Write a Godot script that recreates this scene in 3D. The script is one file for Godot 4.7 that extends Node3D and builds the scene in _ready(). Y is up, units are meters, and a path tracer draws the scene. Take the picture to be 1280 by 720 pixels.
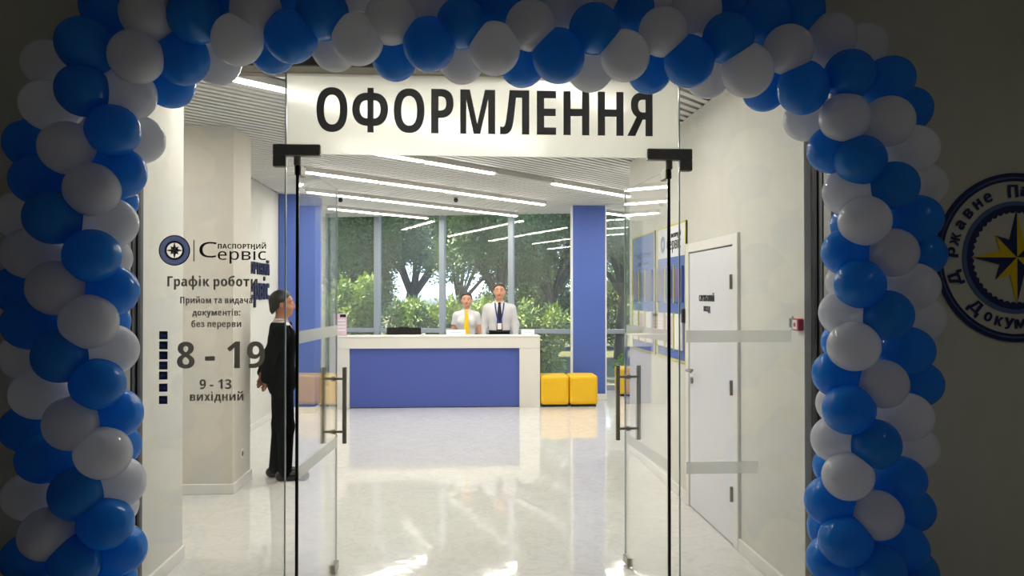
extends Node3D
# A glazed entrance seen from a dim hall, through an arch of balloons, into a bright service lobby.
# Plan: x to the right, y up, d = depth away from the camera = -z.

var M := {}
var used := {}
var sans: Font
var bold: Font
var rng := RandomNumberGenerator.new()

const BALLOONS := {
	"hours": [
		-1.515, 2.911, 3.510, 1, -1.309, 2.860, 3.410, 0, -1.562, 2.723, 3.410, 1, -1.357, 2.680, 3.410, 0, -1.201, 2.710, 3.510, 1,
		-1.323, 2.649, 3.680, 1, -1.845, 2.719, 3.680, 0, -1.571, 2.535, 3.410, 1, -1.430, 2.546, 3.510, 0, -1.776, 2.502, 3.550, 0,
		-1.450, 2.370, 3.410, 1, -1.456, 2.386, 3.680, 0, -1.634, 2.294, 3.410, 0, -1.916, 2.358, 3.680, 1, -1.814, 2.179, 3.550, 1,
		-1.472, 2.207, 3.510, 1, -1.533, 2.121, 3.410, 0, -1.581, 2.109, 3.680, 1, -1.687, 2.003, 3.410, 1, -1.504, 1.990, 3.510, 0,
		-1.959, 2.035, 3.680, 0, -1.849, 1.860, 3.550, 0, -1.532, 1.844, 3.410, 1, -1.601, 1.849, 3.680, 0, -1.673, 1.710, 3.410, 0,
		-1.503, 1.701, 3.510, 1, -1.968, 1.705, 3.680, 1, -1.844, 1.556, 3.550, 1, -1.543, 1.570, 3.410, 0, -1.606, 1.561, 3.680, 1,
		-1.498, 1.446, 3.510, 0, -1.655, 1.427, 3.410, 1, -1.935, 1.408, 3.680, 0, -1.507, 1.310, 3.410, 1, -1.809, 1.255, 3.550, 0,
		-1.480, 1.172, 3.510, 1, -1.609, 1.148, 3.410, 0, -1.930, 1.086, 3.680, 1, -1.483, 1.023, 3.410, 0, -1.558, 1.003, 3.680, 1,
		-1.785, 0.976, 3.550, 1, -1.588, 0.856, 3.410, 1, -1.472, 0.877, 3.510, 0, -1.918, 0.783, 3.680, 0, -1.703, 0.692, 3.410, 0,
		-1.472, 0.731, 3.410, 1, -1.575, 0.734, 3.680, 0, -1.461, 0.592, 3.510, 1, -1.923, 0.509, 3.680, 1, -1.590, 0.581, 3.410, 1,
		-1.573, 0.412, 3.680, 1,
	],
	"sign": [
		-1.115, 2.854, 3.410, 1, -0.940, 2.763, 3.410, 0, -1.110, 2.763, 3.680, 0, -0.864, 2.890, 3.410, 0, -0.716, 2.781, 3.410, 1,
		-0.860, 2.819, 3.680, 1, -0.586, 2.880, 3.410, 1, -1.037, 2.962, 3.550, 1, -0.577, 2.832, 3.680, 0, -0.437, 2.774, 3.410, 0,
		-0.298, 2.863, 3.410, 0, -0.300, 2.790, 3.680, 1, -0.134, 2.759, 3.410, 1, -0.158, 2.979, 3.550, 0, 0.006, 2.852, 3.410, 1,
		0.007, 2.781, 3.680, 0, 0.148, 2.745, 3.410, 0, 0.304, 2.849, 3.410, 0, 0.161, 2.998, 3.550, 1, 0.290, 2.775, 3.680, 1,
		0.426, 2.719, 3.410, 1, 0.462, 2.987, 3.550, 0, 0.584, 2.841, 3.410, 1, 0.611, 2.759, 3.680, 0, 0.718, 2.725, 3.410, 0,
		0.773, 2.987, 3.550, 1, 0.888, 2.834, 3.410, 0, 0.893, 2.749, 3.680, 1, 1.002, 2.706, 3.410, 1, 1.065, 2.965, 3.510, 0,
		1.178, 2.812, 3.410, 1, 1.174, 2.739, 3.680, 0, 1.264, 2.672, 3.410, 0, 1.380, 2.951, 3.510, 1, 1.264, 3.069, 3.680, 0,
		1.453, 2.676, 3.680, 1, 1.449, 2.768, 3.410, 0, 1.566, 2.984, 3.550, 1,
	],
	"emblem": [
		1.517, 2.598, 3.410, 1, 1.687, 2.847, 3.510, 0, 1.931, 2.869, 3.680, 0, 1.730, 2.663, 3.410, 1, 1.752, 2.758, 3.680, 1,
		1.962, 2.665, 3.510, 1, 1.707, 2.470, 3.410, 0, 1.661, 2.526, 3.680, 0, 1.905, 2.455, 3.410, 0, 2.152, 2.572, 3.680, 1,
		2.099, 2.361, 3.550, 0, 1.704, 2.349, 3.510, 1, 1.779, 2.282, 3.410, 1, 1.778, 2.152, 3.510, 0, 1.881, 2.271, 3.680, 0,
		1.930, 2.169, 3.410, 1, 2.223, 2.209, 3.680, 0, 1.797, 2.011, 3.410, 0, 1.895, 2.022, 3.680, 1, 2.116, 2.037, 3.550, 1,
		1.770, 1.877, 3.510, 1, 1.925, 1.869, 3.410, 0, 2.221, 1.877, 3.680, 1, 1.774, 1.730, 3.410, 1, 1.878, 1.745, 3.680, 0,
		2.099, 1.721, 3.550, 0, 1.898, 1.591, 3.410, 1, 1.753, 1.600, 3.510, 0, 2.212, 1.568, 3.680, 0, 1.743, 1.453, 3.410, 0,
		1.854, 1.454, 3.680, 1, 2.071, 1.424, 3.550, 1, 1.726, 1.322, 3.510, 1, 1.878, 1.285, 3.410, 0, 2.198, 1.253, 3.680, 1,
		1.720, 1.173, 3.410, 1, 1.825, 1.160, 3.680, 0, 2.062, 1.116, 3.550, 0, 1.840, 1.019, 3.410, 1, 1.714, 1.024, 3.510, 0,
		2.181, 0.945, 3.680, 0, 1.715, 0.879, 3.410, 0, 1.804, 0.862, 3.680, 1, 2.034, 0.828, 3.550, 1, 1.690, 0.744, 3.510, 1,
		1.850, 0.704, 3.410, 0, 2.159, 0.650, 3.680, 1, 1.783, 0.569, 3.680, 1, 1.703, 0.593, 3.410, 1, 2.036, 0.514, 3.550, 1,
		1.696, 0.476, 3.510, 1, 1.860, 0.463, 3.410, 1, 2.166, 0.351, 3.680, 1,
	],
}


func _ready() -> void:
	rng.seed = 7
	# ---- camera, sky, sun, exposure ----
	var cam := Camera3D.new()
	cam.name = "camera"
	cam.fov = 39.966
	cam.position = Vector3(0, 1.68, 0)
	cam.rotation = Vector3(atan(9.0 / 990.0), -atan(65.0 / 990.0), 0)
	cam.near = 0.05
	cam.far = 300.0
	add_child(cam)
	cam.current = true
	var sky_mat := ProceduralSkyMaterial.new()
	sky_mat.sky_top_color = Color(0.42, 0.58, 0.82)
	sky_mat.sky_horizon_color = Color(0.86, 0.92, 0.97)
	sky_mat.ground_horizon_color = Color(0.80, 0.85, 0.88)
	sky_mat.ground_bottom_color = Color(0.35, 0.36, 0.33)
	sky_mat.sky_energy_multiplier = 1.9
	sky_mat.ground_energy_multiplier = 1.0
	var sky := Sky.new()
	sky.sky_material = sky_mat
	var env := Environment.new()
	env.background_mode = Environment.BG_SKY
	env.sky = sky
	env.tonemap_mode = Environment.TONE_MAPPER_LINEAR
	env.tonemap_exposure = 1.0
	env.sdfgi_enabled = true
	env.ssao_enabled = true
	env.ssil_enabled = true
	var we := WorldEnvironment.new()
	we.name = "environment"
	we.environment = env
	add_child(we)
	var sun := DirectionalLight3D.new()
	sun.name = "sun"
	sun.light_color = Color(1.0, 0.95, 0.84)
	sun.light_energy = 7.0
	sun.light_angular_distance = 0.6
	sun.shadow_enabled = true
	sun.transform = Transform3D(Basis.looking_at(Vector3(0.80, -1.0, 0.22)), Vector3(0, 12, -20))
	add_child(sun)

	sans = make_font(400)
	bold = make_font(700)
	make_materials()
	build_shell()
	build_windows()
	build_ceiling()
	build_entrance()
	build_right_wall_things()
	build_left_wall_things()
	build_counter()
	build_poufs()
	build_people()
	build_emblem()
	build_balloons()
	build_garden()


# ---------------------------------------------------------------- helpers

class Shape:
	var v := PackedVector3Array()
	var n := PackedVector3Array()
	var i := PackedInt32Array()

	func tri(a: Vector3, b: Vector3, c: Vector3, na: Vector3, nb: Vector3, nc: Vector3) -> void:
		var k := v.size()
		v.append(a); v.append(b); v.append(c)
		n.append(na); n.append(nb); n.append(nc)
		if (b - a).cross(c - a).dot(na + nb + nc) > 0.0:
			i.append_array(PackedInt32Array([k, k + 2, k + 1]))
		else:
			i.append_array(PackedInt32Array([k, k + 1, k + 2]))

	func quad(a: Vector3, b: Vector3, c: Vector3, d: Vector3, nn: Vector3) -> void:
		tri(a, b, c, nn, nn, nn)
		tri(a, c, d, nn, nn, nn)

	func patch(a: Vector3, b: Vector3, c: Vector3, d: Vector3, na: Vector3, nb: Vector3, nc: Vector3, nd: Vector3) -> void:
		tri(a, b, c, na, nb, nc)
		tri(a, c, d, na, nc, nd)

	func box(lo: Vector3, hi: Vector3) -> Shape:
		var c := [Vector3(lo.x, lo.y, lo.z), Vector3(hi.x, lo.y, lo.z), Vector3(hi.x, hi.y, lo.z), Vector3(lo.x, hi.y, lo.z), Vector3(lo.x, lo.y, hi.z), Vector3(hi.x, lo.y, hi.z), Vector3(hi.x, hi.y, hi.z), Vector3(lo.x, hi.y, hi.z)]
		quad(c[0], c[1], c[2], c[3], Vector3.FORWARD)
		quad(c[4], c[5], c[6], c[7], Vector3.BACK)
		quad(c[0], c[4], c[7], c[3], Vector3.LEFT)
		quad(c[1], c[5], c[6], c[2], Vector3.RIGHT)
		quad(c[3], c[2], c[6], c[7], Vector3.UP)
		quad(c[0], c[1], c[5], c[4], Vector3.DOWN)
		return self

	# box with bevelled edges
	func cbox(lo: Vector3, hi: Vector3, e: float) -> Shape:
		var m := (lo + hi) / 2.0
		var h := (hi - lo) / 2.0
		e = minf(e, minf(h.x, minf(h.y, h.z)) * 0.9)
		var f := func(s: Vector3, ax: int) -> Vector3:
			var q := Vector3(s.x * (h.x - e), s.y * (h.y - e), s.z * (h.z - e))
			q[ax] = s[ax] * h[ax]
			return m + q
		for ax in 3:
			var b := (ax + 1) % 3
			var c := (ax + 2) % 3
			for s in [-1.0, 1.0]:
				var nn := Vector3.ZERO
				nn[ax] = s
				var p := []
				for t in [[-1.0, -1.0], [1.0, -1.0], [1.0, 1.0], [-1.0, 1.0]]:
					var q := Vector3.ZERO
					q[ax] = s; q[b] = t[0]; q[c] = t[1]
					p.append(f.call(q, ax))
				quad(p[0], p[1], p[2], p[3], nn)
			for s in [-1.0, 1.0]:
				for t in [-1.0, 1.0]:
					var q0 := Vector3.ZERO
					var q1 := Vector3.ZERO
					q0[ax] = -1.0; q1[ax] = 1.0
					q0[b] = s; q1[b] = s; q0[c] = t; q1[c] = t
					var nn := Vector3.ZERO
					nn[b] = s; nn[c] = t
					quad(f.call(q0, b), f.call(q1, b), f.call(q1, c), f.call(q0, c), nn.normalized())
		for x in [-1.0, 1.0]:
			for y in [-1.0, 1.0]:
				for z in [-1.0, 1.0]:
					var q := Vector3(x, y, z)
					var nn := q.normalized()
					tri(f.call(q, 0), f.call(q, 1), f.call(q, 2), nn, nn, nn)
		return self

	# upright prism over a convex outline of (x, d) points
	func prism(out: Array, y0: float, y1: float) -> Shape:
		var c := Vector3.ZERO
		for p in out:
			c += Vector3(p.x, 0, -p.y) / out.size()
		for k in out.size():
			var a := Vector3(out[k].x, 0, -out[k].y)
			var w: Vector2 = out[(k + 1) % out.size()]
			var b := Vector3(w.x, 0, -w.y)
			var nn := (b - a).cross(Vector3.UP).normalized()
			if nn.dot((a + b) / 2.0 - c) < 0.0:
				nn = -nn
			quad(a + Vector3(0, y0, 0), b + Vector3(0, y0, 0), b + Vector3(0, y1, 0), a + Vector3(0, y1, 0), nn)
			tri(c + Vector3(0, y1, 0), a + Vector3(0, y1, 0), b + Vector3(0, y1, 0), Vector3.UP, Vector3.UP, Vector3.UP)
			tri(c + Vector3(0, y0, 0), a + Vector3(0, y0, 0), b + Vector3(0, y0, 0), Vector3.DOWN, Vector3.DOWN, Vector3.DOWN)
		return self

	# flat plate: an outline in the xy plane around a centre, z0 to z1
	func plate(out: Array, z0: float, z1: float) -> Shape:
		var c := Vector2.ZERO
		for p in out:
			c += p / out.size()
		for k in out.size():
			var a: Vector2 = out[k]
			var b: Vector2 = out[(k + 1) % out.size()]
			var e := (b - a).normalized()
			var nn := Vector3(e.y, -e.x, 0)
			if nn.dot(Vector3((a.x + b.x) / 2.0 - c.x, (a.y + b.y) / 2.0 - c.y, 0)) < 0.0:
				nn = -nn
			quad(Vector3(a.x, a.y, z0), Vector3(b.x, b.y, z0), Vector3(b.x, b.y, z1), Vector3(a.x, a.y, z1), nn)
			tri(Vector3(c.x, c.y, z1), Vector3(a.x, a.y, z1), Vector3(b.x, b.y, z1), Vector3.BACK, Vector3.BACK, Vector3.BACK)
			tri(Vector3(c.x, c.y, z0), Vector3(a.x, a.y, z0), Vector3(b.x, b.y, z0), Vector3.FORWARD, Vector3.FORWARD, Vector3.FORWARD)
		return self

	# flat ring in the xy plane; teeth > 0 scallops its inner edge
	func ring(r0: float, r1: float, z0: float, z1: float, seg := 96, teeth := 0, bite := 0.0) -> Shape:
		for k in seg:
			var p := []
			for q in [k, k + 1]:
				var a: float = TAU * q / seg
				var o := Vector3(cos(a), sin(a), 0)
				var ri := r0 - (bite * absf(sin(a * teeth / 2.0)) if teeth else 0.0)
				p.append([o, o * ri, o * r1])
			var f := Vector3(0, 0, z1)
			var g := Vector3(0, 0, z0)
			quad(p[0][1] + f, p[0][2] + f, p[1][2] + f, p[1][1] + f, Vector3.BACK)
			quad(p[0][1] + g, p[0][2] + g, p[1][2] + g, p[1][1] + g, Vector3.FORWARD)
			quad(p[0][2] + g, p[0][2] + f, p[1][2] + f, p[1][2] + g, p[0][0])
			quad(p[0][1] + g, p[0][1] + f, p[1][1] + f, p[1][1] + g, -p[0][0])
		return self

	# profile of (radius, height) turned about the y axis
	func lathe(prof: Array, seg := 24) -> Shape:
		var nr := []
		for k in prof.size():
			var a: Vector2 = prof[maxi(k - 1, 0)]
			var b: Vector2 = prof[mini(k + 1, prof.size() - 1)]
			var t := (b - a).normalized()
			nr.append(Vector2(t.y, -t.x))
		var mid := Vector2.ZERO
		for p in prof:
			mid += p / prof.size()
		var flip := 0.0
		for k in prof.size():
			flip += nr[k].dot(prof[k] - Vector2(0, mid.y))
		if flip < 0.0:
			for k in prof.size():
				nr[k] = -nr[k]
		for s in seg:
			var a0 := TAU * s / seg
			var a1 := TAU * (s + 1) / seg
			var e0 := Vector3(cos(a0), 0, sin(a0))
			var e1 := Vector3(cos(a1), 0, sin(a1))
			for k in prof.size() - 1:
				var p: Vector2 = prof[k]
				var q: Vector2 = prof[k + 1]
				var np: Vector2 = nr[k]
				var nq: Vector2 = nr[k + 1]
				patch(e0 * p.x + Vector3(0, p.y, 0), e1 * p.x + Vector3(0, p.y, 0), e1 * q.x + Vector3(0, q.y, 0), e0 * q.x + Vector3(0, q.y, 0), e0 * np.x + Vector3(0, np.y, 0), e1 * np.x + Vector3(0, np.y, 0), e1 * nq.x + Vector3(0, nq.y, 0), e0 * nq.x + Vector3(0, nq.y, 0))
		return self

	# round tube through points, radius per point
	func tube(pts: Array, rad: Array, seg := 10) -> Shape:
		var rings := []
		for k in pts.size():
			var t: Vector3 = (pts[mini(k + 1, pts.size() - 1)] - pts[maxi(k - 1, 0)]).normalized()
			var s := t.cross(Vector3.UP if absf(t.y) < 0.9 else Vector3.RIGHT).normalized()
			var u := s.cross(t)
			var ring := []
			for j in seg:
				var a := TAU * j / seg
				ring.append(s * cos(a) + u * sin(a))
			rings.append(ring)
		for k in pts.size() - 1:
			for j in seg:
				var l := (j + 1) % seg
				var a: Vector3 = rings[k][j]
				var b: Vector3 = rings[k][l]
				var c: Vector3 = rings[k + 1][l]
				var d: Vector3 = rings[k + 1][j]
				patch(pts[k] + a * rad[k], pts[k] + b * rad[k], pts[k + 1] + c * rad[k + 1], pts[k + 1] + d * rad[k + 1], a, b, c, d)
		for k in [0, pts.size() - 1]:
			var t: Vector3 = (pts[0] - pts[1]).normalized() if k == 0 else (pts[k] - pts[k - 1]).normalized()
			for j in seg:
				tri(pts[k], pts[k] + rings[k][j] * rad[k], pts[k] + rings[k][(j + 1) % seg] * rad[k], t, t, t)
		return self

	func ball(c: Vector3, r: Vector3, seg := 14) -> Shape:
		var half := seg / 2
		for k in half:
			for j in seg:
				var p := []
				for q in [[k, j], [k, j + 1], [k + 1, j + 1], [k + 1, j]]:
					var a: float = PI * q[0] / half
					var b: float = TAU * q[1] / seg
					p.append(Vector3(sin(a) * cos(b), cos(a), sin(a) * sin(b)))
				patch(c + p[0] * r, c + p[1] * r, c + p[2] * r, c + p[3] * r, (p[0] / r).normalized(), (p[1] / r).normalized(), (p[2] / r).normalized(), (p[3] / r).normalized())
		return self

	func mesh() -> ArrayMesh:
		var a := []
		a.resize(Mesh.ARRAY_MAX)
		a[Mesh.ARRAY_VERTEX] = v
		a[Mesh.ARRAY_NORMAL] = n
		a[Mesh.ARRAY_INDEX] = i
		var m := ArrayMesh.new()
		m.add_surface_from_arrays(Mesh.PRIMITIVE_TRIANGLES, a)
		return m


func at(x: float, y: float, d: float) -> Vector3:
	return Vector3(x, y, -d)


# box from x0..x1, y0..y1 and depth d0..d1, bevelled when e > 0
func blk(x0: float, x1: float, y0: float, y1: float, d0: float, d1: float, e := 0.0) -> Shape:
	var s := Shape.new()
	if e > 0.0:
		return s.cbox(Vector3(x0, y0, -d1), Vector3(x1, y1, -d0), e)
	return s.box(Vector3(x0, y0, -d1), Vector3(x1, y1, -d0))


func numbered(called: String) -> String:
	if not used.has(called):
		used[called] = 0
		return called
	used[called] += 1
	return "%s_%03d" % [called, used[called]]


func part(called: String, shape: Variant, m: Material, parent: Node3D, where := Transform3D()) -> MeshInstance3D:
	var o := MeshInstance3D.new()
	o.name = called
	o.mesh = shape.mesh() if shape is Shape else shape
	o.material_override = m
	o.transform = where
	parent.add_child(o, true)
	return o


func tag(o: Node3D, label: String, category: String, group := "") -> void:
	o.set_meta("label", label)
	o.set_meta("category", category)
	if group:
		o.set_meta("group", group)


func thing(called: String, label: String, category: String, where := Vector3.ZERO, group := "") -> Node3D:
	var o := Node3D.new()
	o.name = numbered(called)
	o.position = where
	add_child(o)
	tag(o, label, category, group)
	return o


func structure(called: String, shape: Variant, m: Material) -> MeshInstance3D:
	var o := part(called, shape, m, self)
	o.set_meta("kind", "structure")
	return o


func make_font(weight: int) -> Font:
	var f := SystemFont.new()
	f.font_names = PackedStringArray(["Droid Sans"])
	f.font_weight = weight
	return f


# lettering that fills a w x h rectangle centred at c; right and up give its plane
func lettering(words: String, f: Font, w: float, h: float, c: Vector3, basis: Basis, m: Material, parent: Node3D, called := "lettering", depth := 0.003) -> MeshInstance3D:
	var t := TextMesh.new()
	t.font = f
	t.font_size = 48
	t.pixel_size = 0.01
	t.text = words
	t.depth = 1.0
	t.curve_step = 1.0
	var b := t.get_aabb()
	var s := Vector3(w / maxf(b.size.x, 0.001), h / maxf(b.size.y, 0.001), depth)
	var turned := basis * Basis.from_scale(s)
	return part(called, t, m, parent, Transform3D(turned, c - turned * b.get_center()))


func mat(color: Color, rough := 0.6, metal := 0.0) -> StandardMaterial3D:
	var m := StandardMaterial3D.new()
	m.albedo_color = color
	m.roughness = rough
	m.metallic = metal
	return m


func noise_tex(kind: int, freq: float, seed_: int, ramp: Gradient, size := 512, octaves := 4) -> NoiseTexture2D:
	var n := FastNoiseLite.new()
	n.noise_type = kind as FastNoiseLite.NoiseType
	n.frequency = freq
	n.seed = seed_
	n.fractal_octaves = octaves
	var t := NoiseTexture2D.new()
	t.width = size
	t.height = size
	t.seamless = true
	t.noise = n
	if ramp:
		t.color_ramp = ramp
	return t


func ramp(stops: Array) -> Gradient:
	var g := Gradient.new()
	var o := PackedFloat32Array()
	var c := PackedColorArray()
	for s in stops:
		o.append(s[0])
		c.append(s[1])
	g.offsets = o
	g.colors = c
	return g


func glass(alpha: float, rough := 0.0) -> StandardMaterial3D:
	var m := mat(Color(0.86, 0.92, 0.90, alpha), rough)
	m.transparency = BaseMaterial3D.TRANSPARENCY_ALPHA
	return m


func textured(m: StandardMaterial3D, t: Texture2D, scale: float) -> StandardMaterial3D:
	m.albedo_texture = t
	m.uv1_triplanar = true
	m.uv1_world_triplanar = true
	m.uv1_scale = Vector3.ONE * scale
	return m


# thin translucent film stuck on glass: some of the light behind it comes through
func vinyl(color: Color, through: Color) -> StandardMaterial3D:
	var m := mat(color, 0.5)
	m.backlight_enabled = true
	m.backlight = through.linear_to_srgb()
	return m


func make_materials() -> void:
	var plaster := noise_tex(FastNoiseLite.TYPE_SIMPLEX_SMOOTH, 0.03, 3, ramp([[0.0, Color(0.98, 0.978, 0.975)], [1.0, Color(1, 1, 1)]]), 256)
	M.wall = textured(mat(Color(0.85, 0.845, 0.81), 0.75), plaster, 0.7)
	M.wall_beige = textured(mat(Color(0.85, 0.83, 0.79), 0.75), plaster, 0.7)
	M.hall_wall = textured(mat(Color(0.83, 0.83, 0.78), 0.8), plaster, 0.7)
	M.hall_ceiling = textured(mat(Color(0.84, 0.83, 0.80), 0.85), plaster, 0.7)
	M.trim = mat(Color(0.90, 0.89, 0.87), 0.45)
	M.slat = mat(Color(0.85, 0.85, 0.84), 0.6)
	M.ceiling = mat(Color(0.28, 0.28, 0.28), 0.9)
	M.slab = mat(Color(0.6, 0.6, 0.6), 0.9)
	M.blue = mat(Color(0.30, 0.40, 0.70), 0.55)
	M.counter_white = mat(Color(0.87, 0.855, 0.825), 0.4)
	M.counter_blue = mat(Color(0.29, 0.355, 0.66), 0.5)
	M.ink_day = vinyl(Color(0.35, 0.40, 0.72), Color(0.12, 0.15, 0.40))
	M.gasket = mat(Color(0.03, 0.03, 0.03), 0.6)
	M.frame = mat(Color(0.24, 0.255, 0.265), 0.5, 0.2)
	M.frame_light = mat(Color(0.62, 0.62, 0.60), 0.5, 0.2)
	M.mullion = mat(Color(0.63, 0.66, 0.69), 0.45, 0.2)
	M.steel = mat(Color(0.62, 0.60, 0.56), 0.28, 0.9)
	M.bronze = mat(Color(0.52, 0.50, 0.44), 0.42, 0.3)
	M.glass = glass(0.03)
	M.window_glass = glass(0.05)
	M.glass_edge = mat(Color(0.03, 0.10, 0.09), 0.2)
	M.glass_edge_glint = mat(Color(0.80, 0.86, 0.84), 0.2)  # pale tone stands in for light caught on the polished glass edges
	var frost := mat(Color(0.97, 0.97, 0.95, 0.2), 0.32)
	frost.refraction_enabled = true
	frost.refraction_scale = 0.02
	frost.backlight_enabled = true
	frost.backlight = Color(0.95, 0.95, 0.93)
	M.frost = frost
	var strip := mat(Color(0.88, 0.89, 0.87, 0.5), 0.5)
	strip.backlight_enabled = true
	strip.backlight = Color(1.0, 1.0, 0.98)
	strip.transparency = BaseMaterial3D.TRANSPARENCY_ALPHA
	M.strip = strip
	M.ink_sign = vinyl(Color(0.20, 0.20, 0.22), Color(0.34, 0.34, 0.35))
	M.ink_black = mat(Color(0.06, 0.06, 0.07), 0.5)
	M.ink_grey = vinyl(Color(0.45, 0.44, 0.41), Color(0.46, 0.44, 0.40))
	M.ink_navy = vinyl(Color(0.08, 0.11, 0.26), Color(0.03, 0.045, 0.13))
	M.ink_seal = vinyl(Color(0.27, 0.33, 0.50), Color(0.62, 0.70, 0.96))
	M.ink_pale = vinyl(Color(0.62, 0.66, 0.76), Color(0.30, 0.33, 0.40))
	M.ink_gold = vinyl(Color(0.50, 0.44, 0.28), Color(0.30, 0.27, 0.18))
	M.navy = mat(Color(0.06, 0.13, 0.36), 0.5)
	M.steel_blue = mat(Color(0.32, 0.42, 0.60), 0.5)
	M.star_yellow = mat(Color(0.90, 0.78, 0.10), 0.5)
	M.letter_wall = mat(Color(0.07, 0.09, 0.24), 0.45)
	M.red = mat(Color(0.75, 0.06, 0.07), 0.35)
	M.paper = mat(Color(0.90, 0.89, 0.88), 0.7)
	M.pink_paper = mat(Color(0.86, 0.74, 0.78), 0.7)
	M.picture = mat(Color(0.42, 0.34, 0.52), 0.5)
	M.picture_dark = mat(Color(0.20, 0.24, 0.40), 0.5)
	M.black = mat(Color(0.035, 0.035, 0.04), 0.35)
	M.screen = mat(Color(0.10, 0.20, 0.36), 0.15)
	M.lime = mat(Color(0.80, 0.78, 0.34), 0.5)
	M.board_white = mat(Color(0.88, 0.88, 0.90), 0.4)
	var leather := mat(Color(0.93, 0.73, 0.08), 0.45)
	M.yellow = leather
	M.lamp_housing = mat(Color(0.72, 0.71, 0.69), 0.5)
	var tube := mat(Color(0.95, 0.95, 0.93), 0.4)
	tube.emission_enabled = true
	tube.emission = Color(1.0, 0.98, 0.94)
	tube.emission_energy_multiplier = 16.0
	M.tube = tube
	# polished stone-look floor: faint grey veins, slightly uneven gloss
	var marble := mat(Color(0.88, 0.875, 0.86), 0.05)
	textured(marble, noise_tex(FastNoiseLite.TYPE_SIMPLEX_SMOOTH, 0.012, 11, ramp([[0.0, Color(0.93, 0.925, 0.92)], [0.40, Color(0.985, 0.98, 0.975)], [0.5, Color(0.94, 0.935, 0.94)], [0.60, Color(0.99, 0.985, 0.98)], [1.0, Color(0.96, 0.955, 0.95)]]), 1024, 4), 0.30)
	marble.heightmap_enabled = true
	marble.heightmap_texture = noise_tex(FastNoiseLite.TYPE_SIMPLEX_SMOOTH, 0.03, 5, null, 512, 2)
	marble.heightmap_scale = 0.06
	M.marble = marble
	# latex
	for c in [["latex_blue", Color(0.19, 0.62, 0.95), Color(0.04, 0.42, 0.95).linear_to_srgb()], ["latex_white", Color(0.93, 0.93, 0.94), Color(0.95, 0.95, 0.96).linear_to_srgb()]]:
		var m := mat(c[1], 0.06)
		m.backlight_enabled = true
		m.backlight = c[2]
		M[c[0]] = m
	# cloth and skin
	M.skin = mat(Color(0.80, 0.58, 0.47), 0.55)
	M.skin.subsurf_scatter_enabled = true
	M.skin.subsurf_scatter_strength = 0.08
	M.skin_tan = mat(Color(0.66, 0.45, 0.35), 0.55)
	M.suit = mat(Color(0.012, 0.013, 0.014), 0.95)
	M.suit.metallic_specular = 0.2
	M.shirt = mat(Color(0.81, 0.80, 0.81), 0.8)
	M.hair_dark = mat(Color(0.06, 0.045, 0.04), 0.5)
	M.hair_brown = mat(Color(0.22, 0.15, 0.10), 0.55)
	M.tie_yellow = mat(Color(0.95, 0.78, 0.06), 0.55)
	M.tie_navy = mat(Color(0.05, 0.06, 0.12), 0.55)
	M.tie_blue = mat(Color(0.12, 0.20, 0.45), 0.55)
	M.lanyard = mat(Color(0.15, 0.22, 0.55), 0.6)
	M.shoe = mat(Color(0.03, 0.03, 0.032), 0.3)
	M.eye = mat(Color(0.85, 0.84, 0.82), 0.3)
	M.iris = mat(Color(0.10, 0.07, 0.05), 0.2)
	M.lips = mat(Color(0.62, 0.32, 0.29), 0.5)
	# garden
	M.bark = textured(mat(Color(0.42, 0.36, 0.30), 0.9), noise_tex(FastNoiseLite.TYPE_PERLIN, 0.05, 21, ramp([[0.0, Color(0.55, 0.5, 0.45)], [1.0, Color(1, 1, 1)]]), 256), 1.5)
	M.soil = textured(mat(Color(0.45, 0.47, 0.30), 0.95), noise_tex(FastNoiseLite.TYPE_PERLIN, 0.05, 22, ramp([[0.0, Color(0.5, 0.5, 0.4)], [1.0, Color(1, 1, 1)]]), 256), 0.8)
	var leaf := mat(Color(1, 1, 1), 0.45)
	leaf.vertex_color_use_as_albedo = true
	leaf.backlight_enabled = true
	leaf.backlight = Color(0.55, 0.6, 0.3)
	M.leaf = leaf
	M.pot = mat(Color(0.85, 0.84, 0.82), 0.5)


# ---------------------------------------------------------------- the room

const WALL_TOP := 3.118     # inner walls end under the slats
const SLAB := 3.30
const WIN_A := Vector2(-2.75, 15.03)   # (x, d): the slanted run of windows
const WIN_B := Vector2(2.15, 13.93)


func facade_d(x: float) -> float:
	return WIN_A.y + (x - WIN_A.x) * (WIN_B.y - WIN_A.y) / (WIN_B.x - WIN_A.x) if x < WIN_B.x else WIN_B.y


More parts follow.
